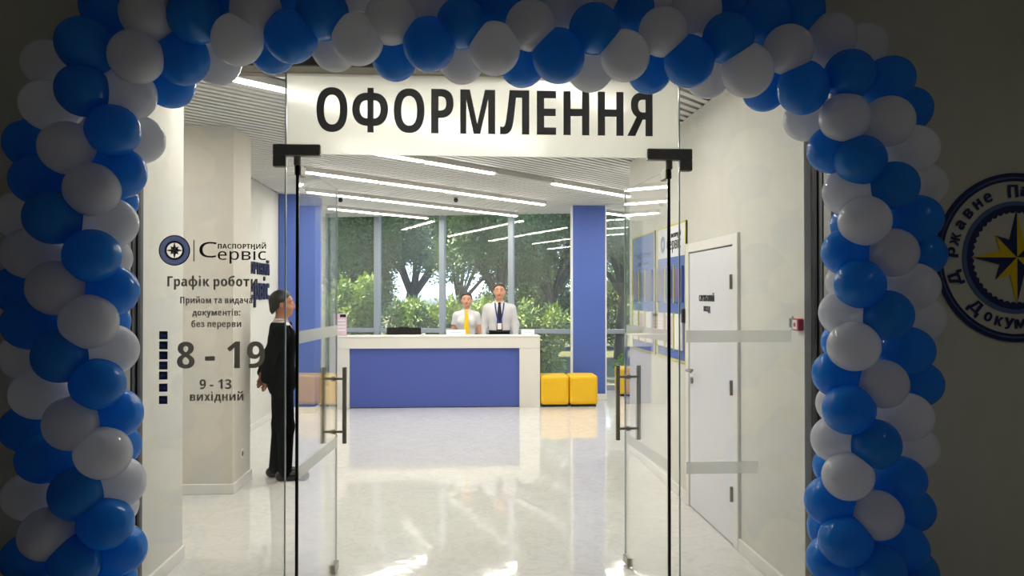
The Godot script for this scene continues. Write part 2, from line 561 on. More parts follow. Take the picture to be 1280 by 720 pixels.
func build_shell() -> void:
	structure("floor", Shape.new().prism([Vector2(-4.2, 4.0), Vector2(6.2, 4.0), Vector2(6.2, 14.0), Vector2(2.15, 14.0), Vector2(-4.2, 15.42)], -0.12, 0.0), M.marble)
	structure("floor_hall", blk(-5.0, 7.0, -0.12, 0.0, -5.0, 4.0), M.marble)
	var f := Shape.new()
	for b in [[-5.0, -1.66, 0.0, 3.7], [1.93, 7.0, 0.0, 3.7], [-1.66, 1.93, 2.87, 3.7]]:
		f.box(Vector3(b[0], b[2], -4.2), Vector3(b[1], b[3], -3.9))
	structure("wall_entrance", f, M.hall_wall)
	structure("wall_hall_left", blk(-5.2, -5.0, 0.0, 3.7, -5.2, 4.2), M.hall_wall)
	structure("wall_hall_right", blk(7.0, 7.2, 0.0, 3.7, -5.2, 4.2), M.hall_wall)
	structure("wall_hall_back", blk(-5.0, 7.0, 0.0, 3.7, -5.2, -5.0), M.hall_wall)
	structure("ceiling_hall", blk(-5.2, 7.2, 3.7, 3.8, -5.2, 4.2), M.hall_ceiling)
	# left side
	structure("wall_left_near", blk(-1.97, -1.77, 0.0, WALL_TOP, 4.2, 5.2), M.wall)
	structure("wall_left_recess", blk(-4.2, -2.52, 0.0, WALL_TOP, 6.95, 7.15), M.wall)
	structure("wall_left_outer", blk(-4.2, -4.0, 0.0, SLAB, 4.2, 6.95), M.wall)
	structure("wall_left", blk(-2.78, -2.58, 0.0, SLAB, 7.15, 15.0), M.wall)
	# right side, with the opening of the service door
	var r := Shape.new()
	for b in [[4.13, 5.14, 0.0, WALL_TOP], [6.26, 8.5, 0.0, WALL_TOP], [5.14, 6.26, 2.10, WALL_TOP]]:
		r.box(Vector3(1.84, b[2], -b[1]), Vector3(2.0, b[3], -b[0]))
	structure("wall_right", r, M.wall)
	structure("wall_wing", blk(2.0, 6.0, 0.0, WALL_TOP, 8.3, 8.5), M.wall)
	structure("wall_right_outer", blk(6.0, 6.2, 0.0, SLAB, 4.2, 13.9), M.wall)
	# skirting
	structure("baseboard_left_near", blk(-1.77, -1.752, 0.0, 0.085, 4.2, 5.2, 0.004), M.trim)
	structure("baseboard_left_recess", blk(-4.0, -2.52, 0.0, 0.085, 6.932, 6.95, 0.004), M.trim)
	structure("baseboard_left", blk(-2.58, -2.562, 0.0, 0.085, 7.44, 11.42, 0.004), M.trim)
	structure("baseboard_right", blk(1.822, 1.84, 0.0, 0.085, 4.2, 5.12, 0.004), M.trim)
	structure("baseboard_right_far", blk(1.822, 1.84, 0.0, 0.085, 6.30, 8.5, 0.004), M.trim)
	# pillar and the two blue columns
	var p := thing("pillar", "beige square pillar with white skirting beside the suited man", "pillar", at(-2.21, 0, 7.14))
	part("shaft", blk(-0.30, 0.29, 0.0, WALL_TOP, -0.28, 0.28), M.wall_beige, p)
	part("skirting", blk(-0.315, 0.305, 0.0, 0.085, -0.295, 0.295, 0.004), M.trim, p)
	var c := thing("column", "square blue column standing at the end of the white wall letters", "column", at(-2.32, 0, 11.72))
	part("shaft", blk(-0.25, 0.26, 0.0, WALL_TOP, -0.27, 0.27), M.blue, c)
	part("skirting", blk(-0.262, 0.272, 0.0, 0.09, -0.282, 0.282, 0.004), M.trim, c)
	c = thing("column", "blue clad column behind the two yellow cube seats", "column", at(2.065, 0, 12.66))
	part("shaft", blk(-0.262, 0.262, 0.0, WALL_TOP, -0.075, 0.075), M.blue, c)
	part("skirting", blk(-0.285, 0.285, 0.0, 0.10, -0.09, 0.09, 0.004), M.trim, c)
	for s in [-1.0, 1.0]:
		part("edge_trim", blk(0.272 * s - 0.010, 0.272 * s + 0.010, 0.10, WALL_TOP, -0.077, 0.077), M.trim, c)


func build_windows() -> void:
	var n := 0
	var xs := [-2.64, -1.52, -0.32, 0.918, 2.02]
	var spans := []
	for k in xs.size() - 1:
		spans.append([Vector2(xs[k], facade_d(xs[k])), Vector2(xs[k + 1], facade_d(xs[k + 1]))])
	for x in [2.15, 3.43, 4.71]:
		spans.append([Vector2(x, WIN_B.y), Vector2(x + 1.28, WIN_B.y)])
	for s in spans:
		n += 1
		var a: Vector2 = s[0]
		var b: Vector2 = s[1]
		var len := a.distance_to(b)
		var along := Vector3(b.x - a.x, 0, -(b.y - a.y)).normalized()
		var w := Node3D.new()
		w.name = "window_%d" % n
		w.set_meta("kind", "structure")
		w.transform = Transform3D(Basis(along, Vector3.UP, along.cross(Vector3.UP)), Vector3(a.x, 0, -a.y))
		add_child(w)
		part("mullion", Shape.new().cbox(Vector3(-0.05, 0.0, -0.07), Vector3(0.05, 3.24, 0.07), 0.006), M.mullion, w)
		if n == 4 or n == spans.size():
			part("mullion", Shape.new().cbox(Vector3(len - 0.05, 0.0, -0.07), Vector3(len + 0.05, 3.24, 0.07), 0.006), M.mullion, w)
		for y in [[0.0, 0.09], [0.995, 1.075], [3.16, 3.24]]:
			part("rail", Shape.new().cbox(Vector3(0.05, y[0], -0.05), Vector3(len - 0.05, y[1], 0.05), 0.005), M.mullion, w)
		part("pane", Shape.new().box(Vector3(0.05, 0.09, -0.012), Vector3(len - 0.05, 0.995, 0.012)), M.window_glass, w)
		part("pane", Shape.new().box(Vector3(0.05, 1.075, -0.012), Vector3(len - 0.05, 3.16, 0.012)), M.window_glass, w)


func build_ceiling() -> void:
	var c := structure("ceiling", Shape.new().prism([Vector2(-4.2, 4.2), Vector2(6.2, 4.2), Vector2(6.2, 14.2), Vector2(2.15, 14.2), Vector2(-4.2, 15.6)], SLAB, SLAB + 0.12), M.ceiling)
	# open ceiling of narrow slats running at 45 degrees (x and d grow together)
	var along := Vector3(1, 0, -1).normalized()
	var basis := Basis(along, Vector3.UP, along.cross(Vector3.UP))
	var k := 0
	var shared := {}
	while true:
		var cc := -1.5 + k * 0.14
		k += 1
		if cc > 18.6:
			break
		# line d = x + cc inside the room's outline
		var x0 := maxf(-4.0 if cc < 10.8 else -2.56, 4.22 - cc)
		var x1 := 5.98
		while x1 > x0 and x1 + cc > facade_d(x1) - 0.1:
			x1 -= 0.01
		if x1 - x0 < 0.1:
			continue
		var length := snappedf((x1 - x0) * sqrt(2.0), 0.02)
		if not shared.has(length):
			shared[length] = Shape.new().box(Vector3(-length / 2, 0, -0.028), Vector3(length / 2, 0.045, 0.028)).mesh()
		var xm := (x0 + x1) / 2.0
		part("slat", shared[length], M.slat, c, Transform3D(basis, at(xm, 3.12, xm + cc)))
	# lines of tube lamps hung right under the slats, parallel to them
	var step := 0.762
	for line in [[4.55, -0.33, 2, "behind the big lettered transom"], [6.6, -1.53, 3, "just inside the entrance glass"], [8.6, -1.13, 2, "crossing mid lobby"], [8.6, -3.95, 2, "added unseen over the recess to light the pillar"], [8.6, 1.13, 3, "past the grey unlit housing"], [10.75, -1.75, 4, "in the row before the counter"], [10.75, 2.05, 2, "over the wing behind the service door"], [12.8, -2.05, 4, "in the row above the two clerks"], [14.9, -2.1, 2, "in the short row at the windows"], [6.6, 2.2, 2, "over the wing behind the service door"]]:  # the recess pair is unseen, added to light the pillar front
		for j in line[2]:
			lamp(line[1] + step * (j + 0.5), line[0], step * sqrt(2.0), line[3])
	var g := thing("lamp_housing", "grey unlit housing filling a gap between two ceiling lamp rows", "lamp housing", at(0.76, 3.062, 0.76 + 8.6))
	part("body", Shape.new().cbox(Vector3(-0.50, 0, -0.035), Vector3(0.50, 0.056, 0.035), 0.004), M.lamp_housing, g, Transform3D(basis, Vector3.ZERO))
	part("end_cap", Shape.new().cbox(Vector3(-0.515, 0.002, -0.033), Vector3(-0.5, 0.054, 0.033), 0.003), M.frame_light, g, Transform3D(basis, Vector3.ZERO))
	hall_lamp(3.4, 1.2, "round downlight in the hall ceiling nearer the emblem wall")
	hall_lamp(3.4, -1.6, "round downlight in the hall ceiling farther from the emblem wall")
	for cam in [[-1.75, 11.75, "small black security camera under the ceiling towards the blue column"], [-0.06, 11.65, "small black security camera under the ceiling above the desk monitor"]]:
		var s := thing("security_camera", cam[2], "camera", at(cam[0], 3.12, cam[1]))
		part("mount", Shape.new().lathe([Vector2(0.0, 0.0), Vector2(0.03, 0.0), Vector2(0.032, -0.015), Vector2(0.0, -0.015)], 16), M.frame_light, s)
		part("housing", Shape.new().ball(Vector3(0, -0.045, 0), Vector3(0.033, 0.034, 0.036)), M.black, s)
		part("lens", Shape.new().tube([Vector3(0, -0.05, 0.02), Vector3(0, -0.062, 0.046)], [0.015, 0.015], 12), M.screen, s)


func lamp(x: float, cc: float, length: float, where: String) -> void:
	var along := Vector3(1, 0, -1).normalized()
	var t := thing("ceiling_lamp", "lit white tube lamp under the ceiling slats, " + where, "lamp", at(x, 3.062, x + cc), "linear ceiling lamps")
	t.basis = Basis(along, Vector3.UP, along.cross(Vector3.UP))
	part("housing", Shape.new().cbox(Vector3(-length / 2, 0.006, -0.035), Vector3(length / 2, 0.056, 0.035), 0.004), M.lamp_housing, t)
	part("diffuser", Shape.new().cbox(Vector3(-length / 2 + 0.025, -0.012, -0.03), Vector3(length / 2 - 0.025, 0.005, 0.03), 0.006), M.tube, t)
	var l := AreaLight3D.new()
	l.name = "tube_light"
	l.area_size = Vector2(length - 0.03, 0.056)
	l.area_normalize_energy = true
	l.light_energy = 1.0
	l.light_color = Color(1.0, 0.99, 0.945)
	l.area_range = 30.0
	l.shadow_enabled = true
	l.transform = Transform3D(Basis(Vector3.RIGHT, Vector3.FORWARD, Vector3.UP), Vector3(0, -0.016, 0))
	t.add_child(l, true)


# dim hall lamps, out of view: they leave small glints on the balloons
func hall_lamp(x: float, d: float, label: String) -> void:
	var t := thing("hall_lamp", label, "lamp", at(x, 3.7, d), "hall lamps")
	part("rim", Shape.new().lathe([Vector2(0.0, -0.001), Vector2(0.11, -0.001), Vector2(0.12, -0.03), Vector2(0.10, -0.032)], 28), M.trim, t)
	part("diffuser", Shape.new().lathe([Vector2(0.10, -0.031), Vector2(0.06, -0.040), Vector2(0.0, -0.043)], 28), M.tube, t)
	var l := SpotLight3D.new()
	l.name = "downlight"
	l.light_size = 0.09
	l.light_energy = 0.7
	l.light_color = Color(1.0, 0.985, 0.94)
	l.spot_angle = 80.0
	l.spot_range = 30.0
	l.shadow_enabled = true
	l.transform = Transform3D(Basis(Vector3.RIGHT, Vector3.FORWARD, Vector3.UP), Vector3(0, -0.06, 0))
	t.add_child(l, true)


# ---------------------------------------------------------------- glazed entrance

func build_entrance() -> void:
	var d := 4.05
	# aluminium frame round the opening
	structure("trim_1", blk(-1.66, -1.60, 0.0, 2.87, 3.985, 4.125, 0.004), M.frame)
	structure("trim_2", blk(1.873, 1.93, 0.0, 2.87, 3.985, 4.125, 0.004), M.frame)
	structure("trim_3", blk(-1.60, 1.873, 2.80, 2.87, 3.92, 4.125, 0.006), M.bronze)
	structure("trim_4", blk(-1.66, -1.604, 0.0, 2.87, 3.895, 3.983, 0.004), M.frame_light)
	structure("trim_5", blk(1.877, 1.93, 0.0, 2.87, 3.895, 3.983, 0.004), M.frame_light)
	structure("trim_6", blk(-1.60, -1.592, 0.0, 2.80, 4.035, 4.065), M.gasket)
	structure("trim_7", blk(1.865, 1.873, 0.0, 2.80, 4.035, 4.065), M.gasket)
	# fixed pane with the opening hours
	var g := thing("glass_panel", "clear fixed glass panel lettered with emblem and opening hours", "glass panel", at(0, 0, d))
	part("pane", blk(-1.592, -0.879, 0.01, 2.80, -0.006, 0.006), M.glass, g)
	part("polished_edge", blk(-0.879, -0.873, 0.01, 2.80, -0.006, 0.006), M.glass_edge_glint, g)
	var f := Basis()
	var z := 0.0075
	var put := func(words: String, fnt: Font, x0: float, x1: float, y0: float, y1: float, m: Material) -> void:
		lettering(words, fnt, x1 - x0, y1 - y0, Vector3((x0 + x1) / 2, (y0 + y1) / 2, z), f, m, g)
	put.call("С", sans, -1.297, -1.212, 1.868, 1.946, M.ink_black)
	put.call("ПАСПОРТНИЙ", bold, -1.207, -0.971, 1.913, 1.944, M.ink_black)
	put.call("ервіс", sans, -1.207, -0.971, 1.838, 1.915, M.ink_black)
	put.call("Графік роботи", bold, -1.452, -1.012, 1.707, 1.778, M.ink_grey)
	put.call("Прийом та видача", bold, -1.389, -1.037, 1.628, 1.675, M.ink_grey)
	put.call("документів:", bold, -1.331, -1.096, 1.567, 1.612, M.ink_grey)
	put.call("без перерви", bold, -1.335, -1.092, 1.510, 1.556, M.ink_grey)
	put.call("8 - 19", bold, -1.404, -0.977, 1.315, 1.449, M.ink_grey)
	put.call("9 - 13", bold, -1.294, -1.138, 1.212, 1.261, M.ink_grey)
	put.call("вихідний", bold, -1.341, -1.079, 1.143, 1.201, M.ink_grey)
	part("divider_line", blk(-1.326, -1.322, 1.848, 1.956, -0.009, -0.0065), M.ink_black, g)
	var days := ["Пн", "Вт", "Ср", "Чт", "Пт", "Сб", "Нд"]
	for k in 7:
		var y: float = [1.481, 1.431, 1.381, 1.331, 1.281, 1.221, 1.160][k]
		var sq := part("day_square", blk(-1.490, -1.450, y - 0.020, y + 0.020, -0.009, -0.0065), M.ink_navy, g)
		lettering(days[k], bold, 0.024, 0.017, Vector3(-1.470, y, 0.0105), f, M.ink_day, sq)
	seal(g, Vector3(-1.418, 1.903, z), 0.076, false)
	# fixed pane on the other side
	g = thing("glass_panel", "clear fixed glass panel with frosted bands before the service door", "glass panel", at(0, 0, d))
	part("pane", blk(1.140, 1.865, 0.01, 2.80, -0.006, 0.006), M.glass, g)
	part("polished_edge", blk(1.134, 1.140, 0.01, 2.80, -0.006, 0.006), M.glass_edge_glint, g)
	part("frosted_band", blk(1.17, 1.73, 1.435, 1.497, -0.0085, -0.0065), M.strip, g)
	part("frosted_band", blk(1.17, 1.55, 0.754, 0.816, -0.0085, -0.0065), M.strip, g)
	# transom with the big word
	g = thing("transom_sign", "frosted glass transom lettered with one big dark word", "sign", at(0, 0, d))
	part("panel", blk(-0.870, 1.131, 2.392, 2.80, -0.006, 0.006), M.frost, g)
	var o := lettering("ОФОРМЛЕННЯ", bold, 1.718, 0.226, Vector3(0.1365, 2.617, 0.010), f, M.ink_sign, g)
	o.set_meta("label", "dark grey bold capital letters")
	# corner brackets
	for s in [[-1.0, -0.937, "dark angle bracket joining the transom to the lettered glass panel"], [1.0, 1.202, "dark angle bracket joining the transom to the banded glass panel"]]:
		var b := thing("angle_bracket", s[2], "bracket", at(s[1], 2.325, d))
		var inner: float = -s[0]
		var xs := [0.0, inner * 0.235]
		part("bar", blk(minf(xs[0], xs[1]), maxf(xs[0], xs[1]), 0.055, 0.113, -0.024, 0.024, 0.004), M.bronze, b)
		part("leg", blk(minf(0.0, inner * 0.066), maxf(0.0, inner * 0.066), 0.0, 0.055, -0.024, 0.024, 0.004), M.bronze, b)
		part("pivot", Shape.new().lathe([Vector2(0.0, 0.055), Vector2(0.018, 0.055), Vector2(0.018, 0.01), Vector2(0.0, 0.01)], 14), M.bronze, b, Transform3D(Basis(), Vector3(inner * 0.118, 0, 0)))
	# the two leaves stand open into the lobby
	door_leaf(-0.818, -1.0, 86.0, "open glass door leaf with bar handle beside the suited man")
	door_leaf(1.083, 1.0, 87.0, "open glass door leaf with bar handle beside the service door")


func door_leaf(x: float, side: float, deg: float, label: String) -> void:
	var t := thing("glass_door", label, "door", at(x, 0, 4.05))
	# local x runs from the hinge to the free edge
	var a := deg_to_rad(deg)
	var along := Vector3(-side * cos(a), 0, -sin(a))
	t.basis = Basis(along, Vector3.UP, along.cross(Vector3.UP))
	var w := 0.88
	part("pane", Shape.new().box(Vector3(0.008, 0.012, -0.005), Vector3(w - 0.004, 2.335, 0.005)), M.glass, t)
	part("hinge_edge", Shape.new().box(Vector3(-0.002, 0.012, -0.0075), Vector3(0.008, 2.335, 0.0075)), M.glass_edge, t)
	part("free_edge", Shape.new().box(Vector3(w - 0.004, 0.012, -0.005), Vector3(w, 2.335, 0.005)), M.glass_edge_glint, t)
	part("frosted_band", Shape.new().box(Vector3(0.02, 1.435, 0.0055), Vector3(w - 0.01, 1.497, 0.0075)), M.strip, t)
	part("frosted_band", Shape.new().box(Vector3(0.02, 0.754, 0.0055), Vector3(w - 0.01, 0.816, 0.0075)), M.strip, t)
	part("patch_fitting", Shape.new().cbox(Vector3(0.0, 0.008, -0.016), Vector3(0.16, 0.062, 0.016), 0.004), M.steel, t)
	part("patch_fitting", Shape.new().cbox(Vector3(0.0, 2.285, -0.016), Vector3(0.10, 2.338, 0.016), 0.004), M.bronze, t)
	part("lock_fitting", Shape.new().cbox(Vector3(w - 0.11, 0.010, -0.018), Vector3(w - 0.003, 0.062, 0.018), 0.004), M.steel, t)
	var h := part("handle", Shape.new().tube([Vector3(w - 0.075, 0.785, 0.066), Vector3(w - 0.075, 1.245, 0.066)], [0.0135, 0.0135], 16), M.bronze, t)
	part("bar", Shape.new().tube([Vector3(w - 0.075, 0.785, -0.066), Vector3(w - 0.075, 1.245, -0.066)], [0.0135, 0.0135], 16), M.bronze, h)
	for y in [0.855, 1.175]:
		part("standoff", Shape.new().tube([Vector3(w - 0.075, y, -0.06), Vector3(w - 0.075, y, -0.012), Vector3(w - 0.075, y, -0.0119), Vector3(w - 0.075, y, 0.0119), Vector3(w - 0.075, y, 0.012), Vector3(w - 0.075, y, 0.06)], [0.008, 0.008, 0.015, 0.015, 0.008, 0.008], 12), M.bronze, h)


# round emblem: rings, lettering round the rim and an eight-pointed compass star
func seal(parent: Node3D, c: Vector3, r: float, big: bool) -> void:
	var where := Transform3D(Basis(), c)
	var h := 0.006 if big else 0.0015
	if big:
		part("rim_ring", Shape.new().ring(0.955 * r, r, 0, h), M.navy, parent, where)
		part("bead_ring", Shape.new().ring(0.938 * r, 0.952 * r, 0, h), M.steel_blue, parent, where)
		part("rim_ring", Shape.new().ring(0.905 * r, 0.935 * r, 0, h), M.navy, parent, where)
		part("inner_ring", Shape.new().ring(0.615 * r, 0.665 * r, 0, h), M.steel_blue, parent, where)
		part("toothed_ring", Shape.new().ring(0.555 * r, 0.615 * r, 0, h, 240, 44, 0.03 * r), M.navy, parent, where)
	else:
		part("rim_ring", Shape.new().ring(0.62 * r, r, 0, h), M.ink_seal, parent, where)
		part("rim_line", Shape.new().ring(0.93 * r, r, h, h + 0.0005), M.ink_navy, parent, where)
		part("inner_ring", Shape.new().ring(0.50 * r, 0.63 * r, h, h + 0.0005), M.ink_navy, parent, where)
	# star: long points up, right, down, left; short ones between; each point half light, half dark
	for k in 8:
		var long: bool = k % 2 == 0
		var a := PI / 2 - k * PI / 4
		var tip := (0.54 if long else 0.365) * r
		var root := 0.22 * r
		for s in [-1.0, 1.0]:
			var b: float = a - s * PI / 8
			var sh := Shape.new().plate([Vector2.ZERO, Vector2(cos(a), sin(a)) * tip, Vector2(cos(b), sin(b)) * root * (1.0 if long else 1.02)], h * (0.0 if long else 0.1), h * (1.6 if long else 1.2))
			var light: bool = (s > 0.0) == long
			part("star_point", sh, (M.star_yellow if light else M.navy) if big else (M.ink_gold if light else M.ink_navy), parent, where)
	var ink: Material = M.navy if big else M.ink_pale
	var rr := 0.785 * r if big else 0.78 * r
	var tall := 0.112 * r
	# each letter's angle: the upper words read clockwise, the lower one counter-clockwise
	var upper := [198.0, 186.5, 175.5, 164.0, 151.0, 138.8, 127.2, 116.5]
	for k in 12:
		upper.append(93.0 - 10.6 * k)
	var lower := [229.0, 243.0, 253.4, 263.0, 273.2, 284.0, 294.0, 303.0]
	for row in [["Д ржавне" + "Підприємство", upper, true], ["Документ", lower, false]]:
		var words: String = row[0]
		for k in words.length():
			var a := deg_to_rad(row[1][k])
			var turn := a - PI / 2 if row[2] else a + PI / 2
			var ch := words[k]
			if ch == " ":
				continue
			var hh: float = tall * (1.35 if ch == ch.to_upper() else 1.0)
			if ch in ["р", "у", "Д"]:
				hh *= 1.2
			var o := lettering(ch, bold, hh * (1.3 if ch in ["ж", "м"] else 0.95 if ch == "Д" else 0.85), hh, c + Vector3(cos(a), sin(a), 0) * rr + Vector3(0, 0, h + 0.0005), Basis(Vector3.BACK, turn), ink, parent, "letter", 0.002 if big else 0.0006)
			o.set_meta("label", "letter %s of the rim inscription" % ch)


func build_emblem() -> void:
	var e := thing("wall_emblem", "round emblem with yellow and navy compass star on hall wall", "emblem", at(2.855, 1.874, 3.896))
	var hub := part("disc", Shape.new().ring(0.0, 0.43, -0.003, 0.0), M.hall_wall, e)
	hub.set_meta("label", "pale round backing")
	seal(e, Vector3(0, 0, 0.0), 0.435, true)


# ---------------------------------------------------------------- right wall

func build_right_wall_things() -> void:
	var x := 1.84
	var facing := Basis(Vector3.UP, -PI / 2)
	# service door
	var t := Node3D.new()
	t.name = "door_1"
	t.set_meta("kind", "structure")
	t.set_meta("label", "white service door with silver lever handle in right wall")
	t.position = at(x, 0, 0)
	add_child(t)
	part("frame", blk(-0.022, 0.12, 0.0, 2.095, 5.10, 5.19, 0.004), M.trim, t)
	part("frame", blk(-0.022, 0.12, 0.0, 2.095, 6.22, 6.30, 0.004), M.trim, t)
	part("frame", blk(-0.022, 0.12, 2.02, 2.095, 5.19, 6.22, 0.004), M.trim, t)
	var leaf := part("leaf", blk(-0.012, 0.035, 0.008, 2.012, 5.204, 6.212, 0.003), M.board_white, t)
	lettering("СЛУЖБОВИЙ", bold, 0.36, 0.062, at(-0.014, 1.665, 5.777), facing, M.ink_black, leaf)
	lettering("ВХІД", bold, 0.155, 0.052, at(-0.014, 1.573, 5.764), facing, M.ink_black, leaf)
	var h := part("handle", Shape.new().tube([at(-0.012, 1.09, 6.13), at(-0.06, 1.09, 6.13), at(-0.066, 1.09, 6.12), at(-0.066, 1.09, 6.0)], [0.011, 0.011, 0.011, 0.010], 12), M.steel, leaf)
	h.set_meta("label", "silver lever handle")
	part("keyhole_plate", Shape.new().tube([at(-0.010, 1.01, 6.14), at(-0.022, 1.01, 6.14)], [0.026, 0.026], 16), M.steel, leaf)
	for y in [0.35, 1.06, 1.77]:
		part("hinge", Shape.new().tube([at(-0.03, y - 0.05, 5.197), at(-0.03, y + 0.05, 5.197)], [0.011, 0.011], 12), M.steel, t)
	# information boards
	for b in [[6.31, 7.23, true, "yellow framed blue board with white logo strip beside the service door"], [7.34, 8.30, false, "yellow framed all-blue information board at the far wall end"]]:
		var i := thing("information_board", b[3], "board", at(x, 1.124, b[0]))
		var len: float = b[1] - b[0]
		part("panel", blk(-0.012, -0.001, 0.0, 1.166, 0.0, len), M.blue, i)
		for e in [[0.0, 0.016, 0.0, len], [1.15, 1.166, 0.0, len], [0.016, 1.15, 0.0, 0.016], [0.016, 1.15, len - 0.016, len]]:
			part("frame_strip", blk(-0.018, -0.001, e[0], e[1], e[2], e[3]), M.lime, i)
		if b[2]:
			var w := part("logo_strip", blk(-0.015, -0.011, 0.885, 1.15, 0.016, len - 0.016), M.board_white, i)
			lettering("Сервіс", sans, 0.44, 0.13, at(-0.017, 0.985, 0.36), facing, M.ink_black, w)
			lettering("ПАСПОРТНИЙ", sans, 0.30, 0.045, at(-0.017, 1.075, 0.29), facing, M.ink_black, w)
			part("emblem", Shape.new().ring(0.035, 0.075, 0, 0.002, 40), M.ink_seal, w, Transform3D(facing, at(-0.0155, 1.01, 0.72)))
		else:
			part("heading", blk(-0.0135, -0.0118, 0.93, 0.975, 0.2, 0.76), M.ink_seal, i)
			part("heading", blk(-0.0135, -0.0118, 0.85, 0.885, 0.26, 0.70), M.ink_seal, i)
		for row in [0.10, 0.50]:
			for col in 3:
				var d0: float = 0.07 + col * 0.285
				var k := part("leaflet_pocket", blk(-0.030, -0.012, row, row + 0.30, d0, d0 + 0.225, 0.003), M.blue if row > 0.3 else M.board_white, i)
				part("leaflet", blk(-0.0325, -0.0301, row + 0.03, row + 0.275, d0 + 0.015, d0 + 0.21), [M.picture, M.picture_dark, M.picture][col] if row > 0.3 else (M.pink_paper if col == 1 else M.paper), k)
				part("clip_rail", blk(-0.036, -0.012, row - 0.01, row + 0.31, d0 + 0.23, d0 + 0.246), M.lime, i)
	# access reader, call point, plate in place of a reflection
	var r := thing("card_reader", "small black card reader between board and service door", "card reader", at(x, 1.455, 6.30))
	part("body", blk(-0.026, -0.0225, 0.0, 0.115, 0.0, 0.01, 0.001), M.frame, r)
	part("case", blk(-0.045, -0.0005, 0.0, 0.115, 0.006, 0.05, 0.006), M.black, r)
	var c := thing("call_point", "red fire alarm call point on white wall by the frame", "fire alarm", at(x, 1.488, 4.135))
	part("box", blk(-0.032, -0.0005, 0.0, 0.066, 0.0, 0.075, 0.005), M.red, c)
	part("label_plate", blk(-0.0345, -0.0315, 0.008, 0.058, 0.012, 0.066), M.paper, c)
	part("press_button", Shape.new().tube([at(-0.033, 0.033, 0.04), at(-0.037, 0.033, 0.04)], [0.012, 0.012], 14), M.red, c)
	var s := thing("reflection_plate", "small grey plate in place of a glass reflection, past the red call point", "switch", at(x, 1.49, 4.27))  # grey plate added in place of a reflection in the glass
	part("plate", blk(-0.010, -0.0005, 0.0, 0.075, 0.0, 0.03, 0.003), M.trim, s)
	part("inner_plate", blk(-0.016, -0.009, 0.012, 0.063, 0.006, 0.024, 0.002), M.frame_light, s)
	# what the windows beyond the right column mirror: a screen and a blue panel on the wing wall
	var v := thing("wall_screen", "flat blue-lit screen hung high on the wing wall", "screen", at(3.62, 2.0, 8.5))
	part("case", blk(-0.5, 0.5, 0.0, 0.62, 0.0, 0.05, 0.006), M.black, v)
	part("display", blk(-0.48, 0.48, 0.02, 0.60, 0.0505, 0.053), M.screen, v)
	v = thing("wall_panel", "tall blue wall panel beside the screen in the wing", "panel", at(4.55, 0.1, 8.5))
	part("face", blk(-0.38, 0.38, 0.0, 2.6, 0.0, 0.03, 0.004), M.blue, v)
	part("border", blk(-0.40, 0.40, -0.01, 0.02, 0.0, 0.034, 0.004), M.trim, v)


func build_left_wall_things() -> void:
	var facing := Basis(Vector3.UP, PI / 2)
	var s := thing("wall_letters", "dark blue raised letters on the white wall behind the suited man", "lettering", at(-2.58, 0, 0))
	lettering("ПАСПОРТНИЙ", bold, 1.60, 0.20, at(0.012, 2.045, 10.06), facing, M.letter_wall, s, "lettering", 0.02)
	lettering("ервіс", bold, 1.02, 0.40, at(0.012, 1.725, 10.35), facing, M.letter_wall, s, "lettering", 0.02)
	lettering("С", bold, 0.46, 0.46, at(0.012, 1.86, 9.56), facing, M.letter_wall, s, "lettering", 0.02)
	var k := thing("wall_socket", "small wall socket low on the side of the beige pillar", "socket", at(-1.92, 0.245, 7.13))
	part("plate", blk(0.0005, 0.010, 0.0, 0.08, -0.04, 0.04, 0.003), M.trim, k)
	part("insert", Shape.new().tube([Vector3(0.010, 0.04, 0), Vector3(0.0115, 0.04, 0)], [0.024, 0.024], 16), M.frame, k)


# ---------------------------------------------------------------- counter and seats

